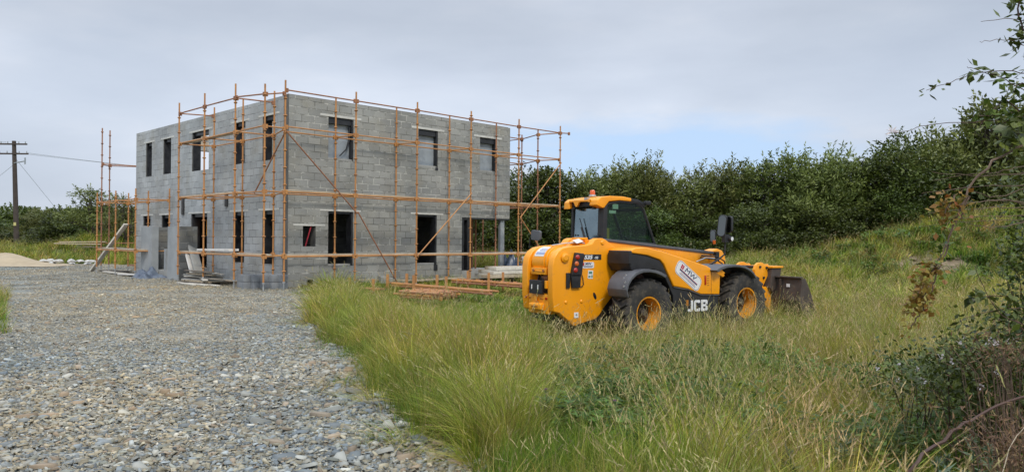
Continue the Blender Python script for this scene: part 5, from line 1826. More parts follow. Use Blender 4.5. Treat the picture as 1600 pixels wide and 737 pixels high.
# --- grass prototypes
def blades(rng, n, rad, h, w, bend, cols, seg=3, hvar=.35, lean=None, radial=False):
    a = rng.uniform(0, 2 * np.pi, n)
    r = rad * np.sqrt(rng.uniform(0, 1, n))
    B = np.stack([r * np.cos(a), r * np.sin(a), np.zeros(n)], 1)
    th_ = rng.uniform(0, 2 * np.pi, n)
    ld = np.stack([np.cos(th_), np.sin(th_), np.zeros(n)], 1)
    if radial: ld = np.stack([np.cos(a), np.sin(a), np.zeros(n)], 1) + ld * .35
    if lean is not None: ld = ld * .7 + np.array([lean[0], lean[1], 0]) * 1.0
    hh = h * (1 + rng.uniform(-hvar, hvar, n))
    bb = bend * rng.uniform(.2, 1.3, n)
    sdv = np.stack([-np.sin(th_ + .8), np.cos(th_ + .8), np.zeros(n)], 1)
    ww = w * rng.uniform(.6, 1.3, n)
    rows = []
    for j in range(seg + 1):
        t = j / seg
        c = B + np.array([0, 0, 1.]) * (hh * (t - bb * .25 * t ** 3))[:, None] + ld * (hh * bb * t ** 2)[:, None]
        wj = ww * (1 - .9 * t ** 1.6)
        rows += [c - sdv * wj[:, None] / 2, c + sdv * wj[:, None] / 2]
    V = np.stack(rows, 1).reshape(-1, 3)
    k = 2 * (seg + 1)
    i = np.arange(n)[:, None] * k
    Fq = np.concatenate([i + np.array([[2 * j, 2 * j + 1, 2 * j + 3, 2 * j + 2]]) for j in range(seg)])
    ci = rng.integers(0, len(cols), n)
    C = np.array(cols)[ci] * rng.uniform(.5, 1.4, (n, 1))
    tips = rows[-1]
    dirs = rows[-1] - rows[-3]
    return V, Fq, np.tile(C, (seg, 1)), tips, dirs / (np.linalg.norm(dirs, axis=1)[:, None] + 1e-9)


def join(parts_):
    V, Fq, C = [], [], []
    o = 0
    for v, f, c in parts_:
        V.append(v)
        Fq.append(f + o)
        C.append(c)
        o += len(v)
    return np.concatenate(V), np.concatenate(Fq), np.concatenate(C)


def heads(rng, tips, dirs, L, W_, col, k=7):
    """seed heads: little leaves packed along the last stretch of the stalk"""
    n = len(tips)
    t = np.tile(np.linspace(-1, .15, k), n)[:, None]
    P = np.repeat(tips, k, 0) + np.repeat(dirs, k, 0) * t * L
    D = np.repeat(dirs, k, 0) + rand_dirs(n * k, rng) * .22
    V, Fq = leaves(P, D, rand_dirs(n * k, rng), L * .42, W_)
    C = np.repeat(np.array([col]) * rng.uniform(.7, 1.25, (n, 1)), k, 0)
    return V, Fq, C


G1 = [(.125, .225, .012), (.175, .28, .018), (.25, .32, .028), (.09, .165, .012)]
G2 = [(.32, .34, .035), (.25, .30, .025), (.40, .37, .06), (.46, .38, .10)]
ST = [(.46, .36, .11), (.54, .43, .17), (.38, .31, .07), (.28, .31, .05)]
BR = [(.36, .25, .10), (.42, .33, .15), (.30, .26, .07)]
gp = []      # prototypes; index = lod*10 + type*2 + variant
rng = np.random.default_rng(5)
for lod, (wm, nm) in enumerate(((1., 1.), (2.1, .6), (4.2, .42))):
    for ty in range(6):
        for va in range(2):
            nn = lambda q: max(6, int(q * nm))
            ps = []
            if ty == 0:
                V, Fq, C, _, _ = blades(rng, nn(90), .22, .36, .0048 * wm, .45, G1)
                ps.append((V, Fq, C))
            elif ty == 1:
                V, Fq, C, _, _ = blades(rng, nn(80), .18, .50, .0042 * wm, .65, G2 + G1[1:3], lean=(-.12, -.1))
                ps.append((V, Fq, C))
            elif ty == 2:
                V, Fq, C, _, _ = blades(rng, nn(40), .22, .38, .0045 * wm, .5, G1 + G2[:1])
                ps.append((V, Fq, C))
                V, Fq, C, tp, dr = blades(rng, nn(8), .25, .76, .0020 * wm, .30, [(.34, .33, .09), (.40, .34, .13), (.26, .29, .06)], seg=7, hvar=.3)
                ps.append((V, Fq, C))
                ps.append(heads(rng, tp, dr, .060, .0045 * min(wm, 2.2), (.52, .42, .22), 10 if lod == 0 else 5))
            elif ty == 3:
                V, Fq, C, _, _ = blades(rng, nn(70), .22, .46, .0042 * wm, .7, ST + G2[2:] + BR[:1])
                ps.append((V, Fq, C))
                V, Fq, C, tp, dr = blades(rng, nn(4), .25, .66, .0020 * wm, .38, BR, seg=7)
                ps.append((V, Fq, C))
                ps.append(heads(rng, tp, dr, .055, .004 * min(wm, 2.2), (.46, .36, .20), 9 if lod == 0 else 5))
            elif ty == 5:
                V, Fq, C, _, _ = blades(rng, nn(190), .13, .66, .0042 * wm, .95, G2 + G1[2:3] + (ST[:2] if va else G1[1:2]), seg=5, hvar=.45, radial=True, lean=(-.08, -.05))
                ps.append((V, Fq, C))
                V, Fq, C, tp, dr = blades(rng, nn(7), .12, .78, .0020 * wm, .5, ST, seg=7, radial=True)
                ps.append((V, Fq, C))
                ps.append(heads(rng, tp, dr, .06, .0045 * min(wm, 2.2), (.52, .42, .23), 9))
            else:
                V, Fq, C, _, _ = blades(rng, nn(30), .2, .3, .005 * wm, .5, G1)
                ps.append((V, Fq, C))
                V, Fq, C, tp, dr = blades(rng, nn(12), .16, .46, .005 * wm, .25, [(.12, .19, .03)], seg=4)
                ps.append((V, Fq, C))
                ns = len(tp)
                k = 22
                Vr = V.reshape(ns, 5, 2, 3).mean(2)
                tt = rng.uniform(.3, 4, (ns, k))
                i0 = np.floor(tt).astype(int).clip(0, 3)
                fr = (tt - i0)[..., None]
                Pp = (Vr[np.arange(ns)[:, None], i0] * (1 - fr) + Vr[np.arange(ns)[:, None], i0 + 1] * fr).reshape(-1, 3)
                Dd = rand_dirs(ns * k, rng)
                Dd[:, 2] = np.abs(Dd[:, 2]) * .3
                V, Fq = leaves(Pp, Dd, np.array([[0, 0, 1.]]) + rand_dirs(ns * k, rng) * .5, .075 * (1 + .3 * lod), .022 * (1 + .4 * lod))
                C = np.array([(.085, .165, .020), (.12, .20, .028), (.05, .105, .016)])[rng.integers(0, 3, ns * k)] * rng.uniform(.7, 1.3, (ns * k, 1))
                ps.append((V, Fq, C))
            V, Fq, C = join(ps)
            gp.append(npmesh('tuft', V, Fq, 'grass', C, link=False))

pts = []
lods = []
for dens, r0, r1, lod in ((88, 3.0, 7.0, 0), (46, 7, 13, 0), (24, 13, 22, 1), (11, 22, 38, 2), (4.5, 38, 62, 2), (1.2, 62, 110, 2)):
    q = wedge(dens, r0, r1)
    pts.append(q)
    lods.append(np.full(len(q), lod))
pts = np.concatenate(pts)
lods = np.concatenate(lods)
x, y = pts[:, 0], pts[:, 1]
lx = (s2 * ((x - C0.x) + (y - C0.y)))
ly = (s2 * (-(x - C0.x) + (y - C0.y)))
gm_ = gravel_mask(x, y)
stray = gm_ & (x > np.interp(y, BX[:, 0], BX[:, 1]) - .55) & (y < 26) & (RNG.uniform(size=len(x)) < .08)
keep = ~gm_ | stray
keep &= ~((lx > -.05) & (lx < 9.65) & (ly > -.05) & (ly < 13.2))
keep &= ~((lx > -1.2) & (lx < 0) & (ly > 5.5) & (ly < 9.5))
keep &= ~((lx > 6.6) & (lx < 11.6) & (ly > -2.0) & (ly < 0))
hx, hy = math.cos(ang), math.sin(ang)
mx = (x - OT.x) * hx + (y - OT.y) * hy
my = -(x - OT.x) * hy + (y - OT.y) * hx
keep &= ~((mx > -1.6) & (mx < 3.4) & (np.abs(my) < .62))
for wx in (0, 2.78): keep &= ~((np.abs(mx - wx) < .45) & (np.abs(np.abs(my) - .92) < .24))
keep &= ~((mx > 4.55) & (mx < 5.5) & (np.abs(my) < 1.2))
sandm = ((x + 26.6) / 3.6) ** 2 + ((y - 39.2) / 1.6) ** 2 < 1
keep &= ~sandm
keep_all = keep
x, y, lods, mx, my, lx, ly = x[keep], y[keep], lods[keep], mx[keep], my[keep], lx[keep], ly[keep]
n = len(x)
dist = np.hypot(x, y)
U = RNG.uniform(size=n)
nz = vnoise(x, y, .55, 1)
nz2 = vnoise(x, y, .9, 2)
bxy = np.interp(y, BX[:, 0], BX[:, 1])
edge = x - bxy
ty = np.where(nz > .35, 0, np.where(nz > -.25, 1, 3))
ty = np.where((nz2 > .15) & (U < .55), 2, ty)
# lush yellow-green band along the gravel, green sward by the tubes, straw meadow beyond the loader
ty = np.where((edge > -1) & (edge < 2.4) & (y > 5) & (y < 24), np.where(U < .30, 1, np.where(U < .58, 5, np.where(U < .76, 0, np.where(U < .92, 3, 2)))), ty)
ty = np.where((edge > 2.0) & (x < 2.2) & (y > 11) & (y < 24), np.where(U < .8, 0, np.where(U < .93, 1, 2)), ty)
right_m = (x > 2.5) & (dist > 7)
ty = np.where(right_m, np.where(U < .30 + .12 * nz, 3, np.where(U < .58, 2, np.where(U < .74, 1, np.where(U < .86, 5, 0)))), ty)
ty = np.where((dist < 11) & (x > .3), np.where(nz2 + (U - .5) * 1.8 > .50, 4, np.where(U < .20, 0, np.where(U < .56, 2, np.where(U < .80, 3, np.where(U < .9, 5, 1))))), ty)
far_ = dist > 34
ty = np.where(far_, np.where(U < .45, 1, np.where(U < .75, 0, np.where(U < .9, 3, 2))), ty)
mound = np.exp(-((x - 22) / 8.5) ** 2 - ((y - 31) / 5) ** 2)
ty = np.where((edge < 3) & (y < 16) & (vnoise(x, y, 1.6, 12) > .3), 0, ty)
ty = np.where(mound > .15, np.where(U < .40, 0, np.where(U < .52, 4, np.where(U < .8, 3, 1))), ty)
bare = (((x - 14.6) / 1.5) ** 2 + ((y - 27.4) / 1.1) ** 2 < 1) & (U < .6)
hs = np.full(n, .92)
hs = np.where((edge > 1.2) & (x < 1.8) & (y > 14.5) & (y < 25), .42, hs)
hs = np.where((edge <= 1.2) & (y > 15), .68, hs)
rk = (x > -5) & (x < 2.2) & (y > 16.5) & (y < 26.5)
hs = np.where(rk & (edge > .8), .34, hs)
ty = np.where(rk & (ty == 5) & (edge > .8), 0, ty)
hs = np.where((lx > -.5) & (lx < 9.8) & (ly > -2.6) & (ly < 0), .6, hs)
dl = np.hypot(np.maximum(np.abs(mx - 1.2) - 2.2, 0), np.maximum(np.abs(my) - .9, 0))
hs = np.where(dl < 2.5, .84, hs)
ty = np.where((dl < 1.2) & (U < .5), 3, ty)
hs = np.where((mx > .7) & (mx < 2.3) & (my < 0) & (my > -2.0), .48, hs)
hs = np.where(np.abs(edge) < .35, hs * .72, hs)
hs = np.where((dist > 16) & (x > 4), .85, hs)
hs = np.where(x < -6, .62, hs)
hs = np.where(far_, .95, hs)
hs = np.where(bare, .04, hs)
hs = np.where(stray[keep], .28, hs)
hs = hs * (1 + .30 * vnoise(x, y, 1.3, 8)) * RNG.uniform(.75, 1.25, n)
ws = np.where(far_, 1.7, np.where(lods == 2, 1.35, 1.)) * RNG.uniform(.85, 1.2, n)
idx = lods * 12 + ty * 2 + RNG.integers(0, 2, n)
z = terr(x, y) - .02
rot = np.stack([RNG.normal(0, .10, n), RNG.normal(0, .10, n), RNG.uniform(0, 6.283, n)], 1)
scatter('meadow_grass', np.stack([x, y, z], 1), rot, np.stack([ws, ws, hs], 1), idx, gp,
        'tall mixed meadow grass, green and straw coloured, around the yard and loader', 'grass')


# --- stones
def stones_patch(rng, n, rad, smin, smax, big=False):
    pal = np.array([(.20, .225, .24), (.28, .30, .30), (.15, .165, .17), (.34, .335, .30), (.37, .32, .225), (.30, .265, .19), (.29, .225, .16), (.46, .44, .38), (.26, .265, .225)])
    pw = np.array([.11, .13, .09, .14, .16, .16, .05, .05, .11])
    V, Ft, Fs, Ct, Cs = [], [], [], [], []
    o = 0
    K = 5
    for i in range(n):
        s_ = smin * (smax / smin) ** (rng.uniform() ** 1.7)
        r = rad * math.sqrt(rng.uniform())
        a = rng.uniform(0, 6.283)
        c = np.array([r * math.cos(a), r * math.sin(a), rng.uniform(-.002, .018)])
        t = np.sort(rng.uniform(0, 6.283, K) * .35 + np.arange(K) * 6.283 / K * .65 + .5)
        rr = s_ / 2 * rng.uniform(.65, 1.15, K)
        el_ = rng.uniform(.35, .85)
        pl = np.stack([rr * np.cos(t), rr * np.sin(t) * el_, np.zeros(K)], 1)
        th_ = max(.003, s_ * rng.uniform(.06, .18))
        a1 = rng.uniform(0, 6.283)
        Rz = np.array([[math.cos(a1), -math.sin(a1), 0], [math.sin(a1), math.cos(a1), 0], [0, 0, 1]])
        ti, tj = rng.normal(0, .28 if s_ < .08 else .09, 2)
        Rt = np.array([[1, 0, tj], [0, 1, ti], [-tj, -ti, 1]])
        top = pl * .88 + np.array([0, 0, th_])
        bot = pl
        vv = (np.concatenate([bot, top]) @ Rz.T) @ Rt.T + c
        V.append(vv)
        Ft.append(o + K + np.arange(K))
        for j in range(K): Fs.append([o + j, o + (j + 1) % K, o + K + (j + 1) % K, o + K + j])
        col = pal[rng.choice(len(pal), p=pw)] * rng.uniform(.62, 1.2)
        Ct.append(col)
        Cs += [col * .95] * K
        o += 2 * K
    return np.concatenate(V), [np.array(Fs), np.array(Ft)], np.array(Cs + Ct)


rng = np.random.default_rng(9)
sp_ = []
for i in range(6):
    V, Fq, C = stones_patch(rng, 120, .33, .016, .085)
    sp_.append(npmesh('chips', V, Fq, 'stones', C, link=False))
for i in range(3):
    V, Fq, C = stones_patch(rng, 90, .33, .014, .05)
    sp_.append(npmesh('chips', V, Fq, 'stones', C, link=False))
for i in range(5):
    V, Fq, C = stones_patch(rng, 6, .35, .07, .17)
    sp_.append(npmesh('chips', V, Fq, 'stones', C, link=False))
P_, I_ = [], []
for dens, r0, r1, lo, hi in ((18, 3, 12, 0, 6), (6, 3, 12, 6, 9), (7, 12, 22, 0, 6), (4, 12, 22, 6, 9), (4.5, 22, 45, 0, 9), (5, 3, 12, 9, 14), (1.2, 12, 24, 9, 14)):
    q = wedge(dens, r0, r1)
    P_.append(q)
    I_.append(RNG.integers(lo, hi, len(q)))
q = np.concatenate(P_)
ii_ = np.concatenate(I_)
# strip of coarser flakes along the grass edge
ye = RNG.uniform(4, 14, 120)
xe = np.interp(ye, BX[:, 0], BX[:, 1]) + RNG.normal(-.25, .35, 120)
q = np.concatenate([q, np.stack([xe, ye], 1)])
ii_ = np.concatenate([ii_, RNG.integers(9, 14, 120)])
k = in_poly(q[:, 0] + .15, q[:, 1])
q, ii_ = q[k], ii_[k]
n = len(q)
sc_ = RNG.uniform(.8, 1.2, n)
sc_ = np.where(np.hypot(q[:, 0], q[:, 1]) > 24, sc_ * 1.25, sc_)
sc_ = np.where(np.hypot(q[:, 0], q[:, 1]) < 10, sc_ * 1.3, sc_)
scatter('slate_gravel', np.stack([q[:, 0], q[:, 1], terr(q[:, 0], q[:, 1]) + .018], 1), np.stack([np.zeros(n), np.zeros(n), RNG.uniform(0, 6.28, n)], 1),
        np.stack([sc_, sc_, sc_], 1), ii_, sp_, 'loose grey and tan slate chippings covering the yard', 'gravel')


# ------------------------------------------------------------------ brambles and twigs at the right
def twig(pts, r0, r1, mat, label, cat='twig', group=None, leaf=None, n=0, L=.05, Wd=.03, seed=1, name='bramble_twig', u0=0., spread=.03, leafname='foliage'):
    """a curved twig through sighted points with optional leaves as a child"""
    P = [at(*p) for p in pts]
    # smooth subdivision
    for _ in range(2):
        Q = [P[0]]
        for a, b_ in zip(P, P[1:]): Q += [a.lerp(b_, .25), a.lerp(b_, .75)]
        Q.append(P[-1])
        P = Q
    jr = random.Random(seed * 7 + int(pts[0][1]))
    P = [p + Vector((jr.uniform(-1, 1), jr.uniform(-1, 1), jr.uniform(-1, 1))) * (.9 * r0 + .0015) for p in P]
    base = P[0].copy()
    P = [p - base for p in P]
    o = MB().path(P, r0, r1, 5).build(name, mat, None, smooth=True)
    o.location = base
    tag(o, label, cat, group)
    if leaf and n:
        rg = np.random.default_rng(seed)
        A = np.array([tuple(p) for p in P])
        t = rg.uniform(u0, 1, n) * (len(A) - 1)
        i0 = np.floor(t).astype(int).clip(0, len(A) - 2)
        f = (t - i0)[:, None]
        B = A[i0] * (1 - f) + A[i0 + 1] * f + rg.normal(size=(n, 3)) * spread * .4
        tg = A[i0 + 1] - A[i0]
        tg /= np.linalg.norm(tg, axis=1)[:, None] + 1e-9
        D = rand_dirs(n, rg) + tg * .5
        D[:, 2] -= .1
        V, Fq = leaves(B, D, np.array([[0, -.3, 1.]]) + rand_dirs(n, rg) * .8, L * rg.uniform(.6, 1.3, n), Wd * rg.uniform(.7, 1.3, n), .12)
        T = np.clip(rg.normal(.5, .25, n), 0, 1)
        npmesh(leafname, V, Fq, leaf, np.concatenate([T, T]), o)
    return o


D_ = 3.6
twig([(1640, 120, D_), (1590, 112, D_), (1545, 110, D_), (1515, 118, D_), (1480, 130, D_), (1447, 141, D_)], .0028, .0012, 'darkstem', 'longest thin twig with small green leaves reaching left into the sky', 'twig', None, 'bramble', 26, .045, .022, 1, u0=.2)
twig([(1640, 165, D_), (1590, 135, D_), (1560, 120, D_), (1535, 112, D_), (1513, 105, D_)], .0028, .0012, 'darkstem', 'short twig just above the longest one, its tip highest of the pair', 'twig', None, 'bramble', 12, .05, .025, 2, u0=.3)
twig([(1640, 75, D_), (1600, 72, D_), (1575, 60, D_), (1530, 66, D_)], .0025, .001, 'deadwood', 'bare thin twig arching into the sky near the top right corner', 'twig')
twig([(1640, 30, D_), (1600, 33, D_), (1565, 28, D_), (1532, 35, D_)], .0025, .001, 'deadwood', 'topmost bare twig at the right picture edge', 'twig')
twig([(1640, 90, D_), (1605, 60, D_), (1590, 20, D_), (1600, -20, D_)], .006, .003, 'darkstem', 'dark leafy stem along the right edge in the top corner', 'twig', None, 'bramble', 90, .05, .03, 3, spread=.10)
twig([(1660, 60, D_), (1610, 58, D_), (1585, 66, D_)], .003, .001, 'darkstem', 'tuft of reddish-green leaves at the end of a twig under the top corner', 'twig', None, 'bramble', 30, .045, .03, 13, spread=.08, u0=.4)
twig([(1640, 220, D_), (1570, 150, D_), (1560, 165, D_), (1535, 190, D_), (1520, 215, D_)], .004, .0015, 'darkstem', 'drooping twig below the leafy ones, in front of the loose tree', 'twig', None, 'bramble', 20, .045, .025, 4, u0=.2)
twig([(1640, 175, D_), (1600, 172, D_), (1560, 180, D_), (1520, 182, D_)], .0035, .0015, 'darkstem', 'level dark twig over the top of the loose tree', 'twig', None, 'bramble', 22, .045, .025, 14, u0=.1)
hs_ = twig([(1560, 188, D_), (1500, 192, D_), (1450, 193, D_), (1420, 205, D_), (1396, 208, D_)], .0022, .001, 'darkstem', 'long thin stem ending in a pale honeysuckle flower above the hedge', 'twig', None, 'bramble', 4, .03, .015, 5, u0=.6)
rg = np.random.default_rng(3)
fp = np.array(tuple(at(1394, 206, D_) - hs_.location))
Dd = rand_dirs(16, rg)
V, Fq = leaves(np.tile(fp, (16, 1)), Dd, rand_dirs(16, rg), .036, .010)
npmesh('flower', V, Fq, 'petal', np.full(16, .5), hs_)

# cluster of leaves at the right edge, twigs 1560-1600, 110-190
twig([(1680, 150, D_), (1620, 140, D_), (1592, 128, D_), (1585, 145, D_)], .004, .002, 'darkstem', 'dense clump of dark leaves at the right edge level with the longest twig', 'twig', None, 'bramble', 80, .05, .032, 15, spread=.12)
twig([(1680, 200, D_), (1620, 180, D_), (1590, 182, D_), (1570, 192, D_)], .004, .002, 'darkstem', 'dense clump of dark leaves at the right edge above the loose tree', 'twig', None, 'bramble', 70, .05, .03, 16, spread=.11)
# heavy arching dead cane with coloured leaves
twig([(1680, 195, 3.4), (1600, 226, 3.4), (1545, 255, 3.4), (1510, 300, 3.4), (1488, 355, 3.4), (1474, 405, 3.4), (1462, 435, 3.4), (1452, 460, 3.4)], .0062, .0026, 'deadwood', 'thick brown dead cane arching down across the hedge and mound', 'cane')
for i, (px, py, nn, lf, L, lab) in enumerate(((1480, 327, 85, 'autumn', .032, 'yellow and orange leaf cluster on the arching cane just above the mound'),
                                            (1494, 350, 14, 'autumn', .028, 'few small orange leaves on the arching cane'),
                                            (1450, 432, 95, 'autumn', .032, 'olive leaf cluster hanging below the arching cane'),
                                            (1436, 470, 140, 'autumn', .03, 'rusty withered leaf cluster at the lower tip of the arching cane'),
                                            (1430, 500, 24, 'autumn', .025, 'smallest withered leaves hanging at the very end of the arching cane'),
                                            (1466, 403, 18, 'bramble', .04, 'small green leaf cluster midway down the arching cane'),
                                            (1500, 330, 30, 'autumn', .028, 'orange leaf cluster right of the yellow one on the cane'),
                                            (1585, 220, 40, 'bramble', .06, 'dark leaves where the arching cane meets the right edge'))):
    twig([(px + 14, py - 22, 3.4), (px + 6, py - 8, 3.4), (px, py, 3.4), (px - 8, py + 12, 3.4)], .004, .002, 'deadwood', lab, 'leaf cluster', None, lf, nn, L, L * .75, 30 + i, spread=.07)
# dead twigs tangle
for i in range(11):
    y0 = 262 + i * 9
    x1 = rnd.uniform(1440, 1530)
    d0 = 3.6 + rnd.uniform(-.3, .6)
    pts_ = [(1670, y0 + rnd.uniform(-25, 25), d0), (1600, y0 + rnd.uniform(-12, 12), d0), ((1600 + x1) / 2, y0 + rnd.uniform(-14, 14), d0), (x1, y0 + rnd.uniform(-12, 22), d0)]
    twig(pts_, rnd.uniform(.0022, .004), .0009, 'deadwood', 'bare dead twig in the tangle at the right edge above the mound', 'twig', 'bare twigs tangled at the right edge', name='dead_twig')


def bush(name, c, r, n, L, Wd, mat, label, cat, seed, stems=10, stemmat='darkstem', shell=.45, flowers=0, bare_r=.003):
    """loose leafy bush: canes arching from the ground and leaflets on an uneven mound"""
    rg = np.random.default_rng(seed)
    c = Vector(c)
    g0 = gz(c.x, c.y)
    t = empty(name, (c.x, c.y, g0), label=label, cat=cat)
    H = c.z - g0
    mb = MB()
    rr = random.Random(seed)
    for i in range(stems):
        e = Vector((rr.uniform(-1, 1) * r[0], rr.uniform(-1, 1) * r[1], H + rr.uniform(-.2, 1.0) * r[2]))
        b0 = Vector((rr.uniform(-.4, .4) * r[0], rr.uniform(-.4, .4) * r[1], -.05))
        md = b0.lerp(e, .6) + Vector((0, 0, .25 * H + .1))
        mb.path([b0, b0.lerp(md, .5) + Vector((0, 0, .1)), md, e], bare_r * 1.6, bare_r * .5, 5)
    mb.build('cane', stemmat, t, smooth=True)
    nc = n // 8
    d = rand_dirs(nc, rg)
    d[:, 2] = np.abs(d[:, 2]) * np.where(rg.uniform(size=nc) < .7, 1, -.8)
    lump = 1 + .22 * np.sin(d[:, 0] * 5 + seed) + .18 * np.sin(d[:, 2] * 7 + d[:, 1] * 4)
    cp = d * np.array(r) * (lump * rg.uniform(shell, 1.05, nc))[:, None] + np.array([0, 0, H])
    P = np.repeat(cp, 8, 0) + rg.normal(size=(nc * 8, 3)) * .06
    k = P[:, 2] > .0
    T = np.clip(np.repeat(rg.normal(.45, .25, nc), 8) + rg.normal(size=nc * 8) * .1, 0, 1)
    D = rand_dirs(nc * 8, rg) + np.repeat(d, 8, 0) * .5
    P, D, T = P[k], D[k], T[k]
    V, Fq = leaves(P, D, np.array([[0, -.2, 1.]]) + rand_dirs(len(P), rg) * .75, L * rg.uniform(.6, 1.25, len(P)), Wd * rg.uniform(.7, 1.2, len(P)), .14)
    npmesh('foliage', V, Fq, mat, np.concatenate([T, T]), t)
    if flowers:
        fd = rand_dirs(flowers, rg)
        fd[:, 1] = -np.abs(fd[:, 1])
        fd[:, 2] = np.abs(fd[:, 2])
        fp = fd * np.array(r) * 1.0 + np.array([0, 0, H])
        P = np.repeat(fp, 7, 0) + rg.normal(size=(flowers * 7, 3)) * .008
        V, Fq = leaves(P, rand_dirs(len(P), rg), rand_dirs(len(P), rg), .018, .014)
        npmesh('blossom', V, Fq, 'petal', np.full(len(P), .7), t)
    return t


bush('bramble_bush', at(1545, 600, 4.4), (.40, .40, .28), 3000, .036, .024, 'bramble', 'green bramble bush with small white blossoms, the largest at lower right', 'bramble', 101, 22, flowers=20)
bush('bramble_bush', at(1640, 520, 4.6), (.34, .4, .34), 2200, .036, .024, 'bramble', 'bramble bush at the right edge level with the loader wheels', 'bramble', 102, 20, flowers=4)
bush('bramble_bush', at(1650, 400, 4.8), (.30, .4, .42), 2200, .038, .025, 'bramble', 'upper bramble bush cut by the right edge beside the mound', 'bramble', 103, 18)
bush('bramble_bush', at(1440, 590, 5.2), (.36, .4, .16), 1000, .034, .022, 'bramble', 'low bramble spreading into the grass left of the blossoming bush', 'bramble', 104, 14, flowers=8)
bush('bramble_bush', at(1655, 280, 4.2), (.20, .4, .34), 1000, .038, .025, 'bramble', 'leafy bramble top at the right edge behind the dead twigs', 'bramble', 107, 10)
bush('bracken_clump', at(1600, 715, 3.1), (.22, .3, .15), 1300, .040, .007, 'fern', 'reddish brown dead bracken in the bottom right corner', 'bracken', 105, 40, 'deadwood', .1, bare_r=.002)
bush('bracken_clump', at(1580, 560, 4.0), (.28, .3, .12), 700, .045, .007, 'fern', 'dry brown bracken patch within the brambles', 'bracken', 106, 40, 'deadwood', .2, bare_r=.002)
twig([(1400, 760, 3.2), (1440, 712, 3.2), (1470, 688, 3.3), (1500, 668, 3.4), (1545, 640, 3.6), (1620, 610, 3.8)], .0095, .006, 'darkstem', 'thick dark bramble stem slanting up from the bottom edge at lower right', 'cane')
twig([(1560, 760, 3.0), (1575, 705, 3.0), (1590, 675, 3.0), (1620, 650, 3.0)], .0022, .0012, MT['wood'], 'pale dry grass stem curving in front of the dead bracken', 'stem')
twig([(1640, 520, 3.8), (1570, 500, 3.8), (1545, 465, 3.8), (1522, 415, 3.8)], .003, .0012, 'darkstem', 'straight thin cane pointing up left in front of the mound', 'twig', None, 'bramble', 6, .05, .03, 41, u0=.2)
twig([(1560, 500, 3.9), (1590, 462, 3.9), (1545, 462, 3.9), (1520, 462, 3.9)], .003, .0015, 'darkstem', 'leafy bramble shoot crossing the thin cane at the right', 'twig', None, 'bramble', 34, .055, .036, 42)
twig([(1600, 480, 3.9), (1540, 485, 3.9), (1490, 505, 3.9)], .003, .001, 'darkstem', 'green leafy shoot trailing left over the meadow at the right', 'twig', None, 'bramble', 18, .045, .025, 43)


# thistles: spiny grey-green heads on stems
def thistle(px, py, d, label, seed, purple=False, size=1., group=None):
    p = at(px, py, d)
    g0 = gz(p.x, p.y)
    t = empty('thistle', (p.x, p.y, g0), label=label, cat='thistle', group=group)
    H = p.z - g0
    rg = np.random.default_rng(seed)
    mb = MB().path([(0.03, 0, -.02), (.02, .01, H * .5), (0, 0, H)], .006, .004, 6)
    mb.build('stem', MT['thistle'], t, smooth=True)
    n = 46
    V1, F1 = leaves(np.tile([[0, 0, H]], (n, 1)) + 0, rand_dirs(n, rg), rand_dirs(n, rg), .032 * size, .008 * size)
    npmesh('flower_head', V1, F1, 'thistle', np.full(n, .6), t)
    if purple:
        D = rand_dirs(30, rg)
        D[:, 2] = np.abs(D[:, 2]) + .6
        V2, F2 = leaves(np.tile([[0, 0, H + .012]], (30, 1)), D, rand_dirs(30, rg), .032 * size, .006)
        npmesh('petals', V2, F2, 'purple', rg.uniform(0, 1, 30), t)
    n = 60
    zz = rg.uniform(.1, .92, n) * H
    P = np.stack([.02 * (1 - zz / H), zz * 0, zz], 1)
    D = rand_dirs(n, rg)
    D[:, 2] = np.abs(D[:, 2]) * .6
    V3, F3 = leaves(P, D, np.array([[0, 0, 1.]]) + rand_dirs(n, rg) * .6, .11 * rg.uniform(.5, 1.2, n), .022, .2)
    T = rg.uniform(0, 1, n)
    npmesh('foliage', V3, F3, 'thistle', np.concatenate([T, T]), t)
    return t


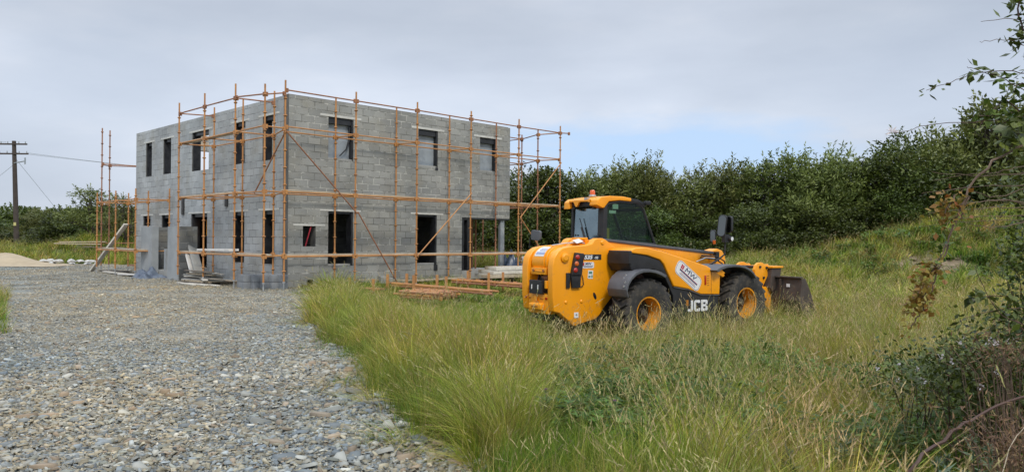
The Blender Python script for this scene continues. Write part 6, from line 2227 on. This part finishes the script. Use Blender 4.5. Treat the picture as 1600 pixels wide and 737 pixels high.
thistle(1520, 686, 3.7, 'thistle with a round grey-green head right of the thick dark stem, highest there', 1)
thistle(1545, 700, 3.6, 'thistle head beside the highest one, next to the dead bracken', 2)
thistle(1480, 716, 3.5, 'thistle head just right of the thick dark stem near the bottom edge', 3)
thistle(1465, 722, 3.4, 'leftmost low thistle head over the thick dark stem', 4)
thistle(1318, 676, 4.6, 'thistle standing alone in the grass left of the brambles', 5)
thistle(1235, 705, 4.3, 'small thistle in the grass at the bottom, right of centre', 6, size=.8)
thistle(853, 612, 5.6, 'purple knapweed flower in the grass below the loader rear, the left one', 7, True, .7)
thistle(961, 630, 5.4, 'purple knapweed flower in the grass, right of the other purple one', 8, True, .7)
thistle(845, 700, 5.0, 'dark leafy thistle without flower at the bottom centre', 9, size=.6)
thistle(900, 690, 5.0, 'dark leafy thistle at the bottom, right of the bottom centre one', 10, size=.6)

# scrap left on the small mound behind the far left scaffold
for i in range(6):
    x = -24.3 + rnd.uniform(-.8, 1.8)
    y = 44.0 + rnd.uniform(-.3, .5)
    z = gz(x, y) + .35 + i * .05
    plank('scrap_board', (x - 1.2, y, z), (x + 1.2, y + .5, z + rnd.uniform(-.1, .15)), .25, .05, rnd.choice(['rust', 'wood_dark', 'wood']), 'brown scrap board in the pile on the small mound behind the far left scaffold', 'board', 'scrap boards on the small mound')

# tidy helper properties
for o in bpy.data.objects:
    for k in ('H', 'Rw'):
        if k in o: del o[k]
for i, t in enumerate(protos):
    pass
S.cycles.max_bounces = 6
S.cycles.transparent_max_bounces = 8
S.cycles.diffuse_bounces = 3
S.cycles.glossy_bounces = 3

# reddish dock stalks gone to seed left of the loader
for i, (px, py, d) in enumerate(((812, 548, 8.2), (822, 560, 8.0))):
    p = at(px, py, d)
    g0 = gz(p.x, p.y)
    P = [Vector((0, 0, 0)), Vector((.02, 0, (p.z - g0) * .5)), Vector((.0, .01, p.z - g0))]
    t = MB().path(P, .005, .003, 5).build('dock_plant', 'rust', None, smooth=True)
    t.location = (p.x, p.y, g0)
    tag(t, ('taller' if not i else 'shorter') + ' of two reddish brown dock stalks in the grass left of the loader', 'dock plant', 'dock stalks left of the loader')
    rg = np.random.default_rng(60 + i)
    n = 160
    zz = rg.uniform(.35, 1.0, n) * (p.z - g0)
    V, Fq = leaves(np.stack([rg.normal(0, .018, n), rg.normal(0, .018, n), zz], 1), rand_dirs(n, rg), rand_dirs(n, rg), .022, .012)
    npmesh('seeds', V, Fq, 'fern', rg.uniform(0, 1, n), t)
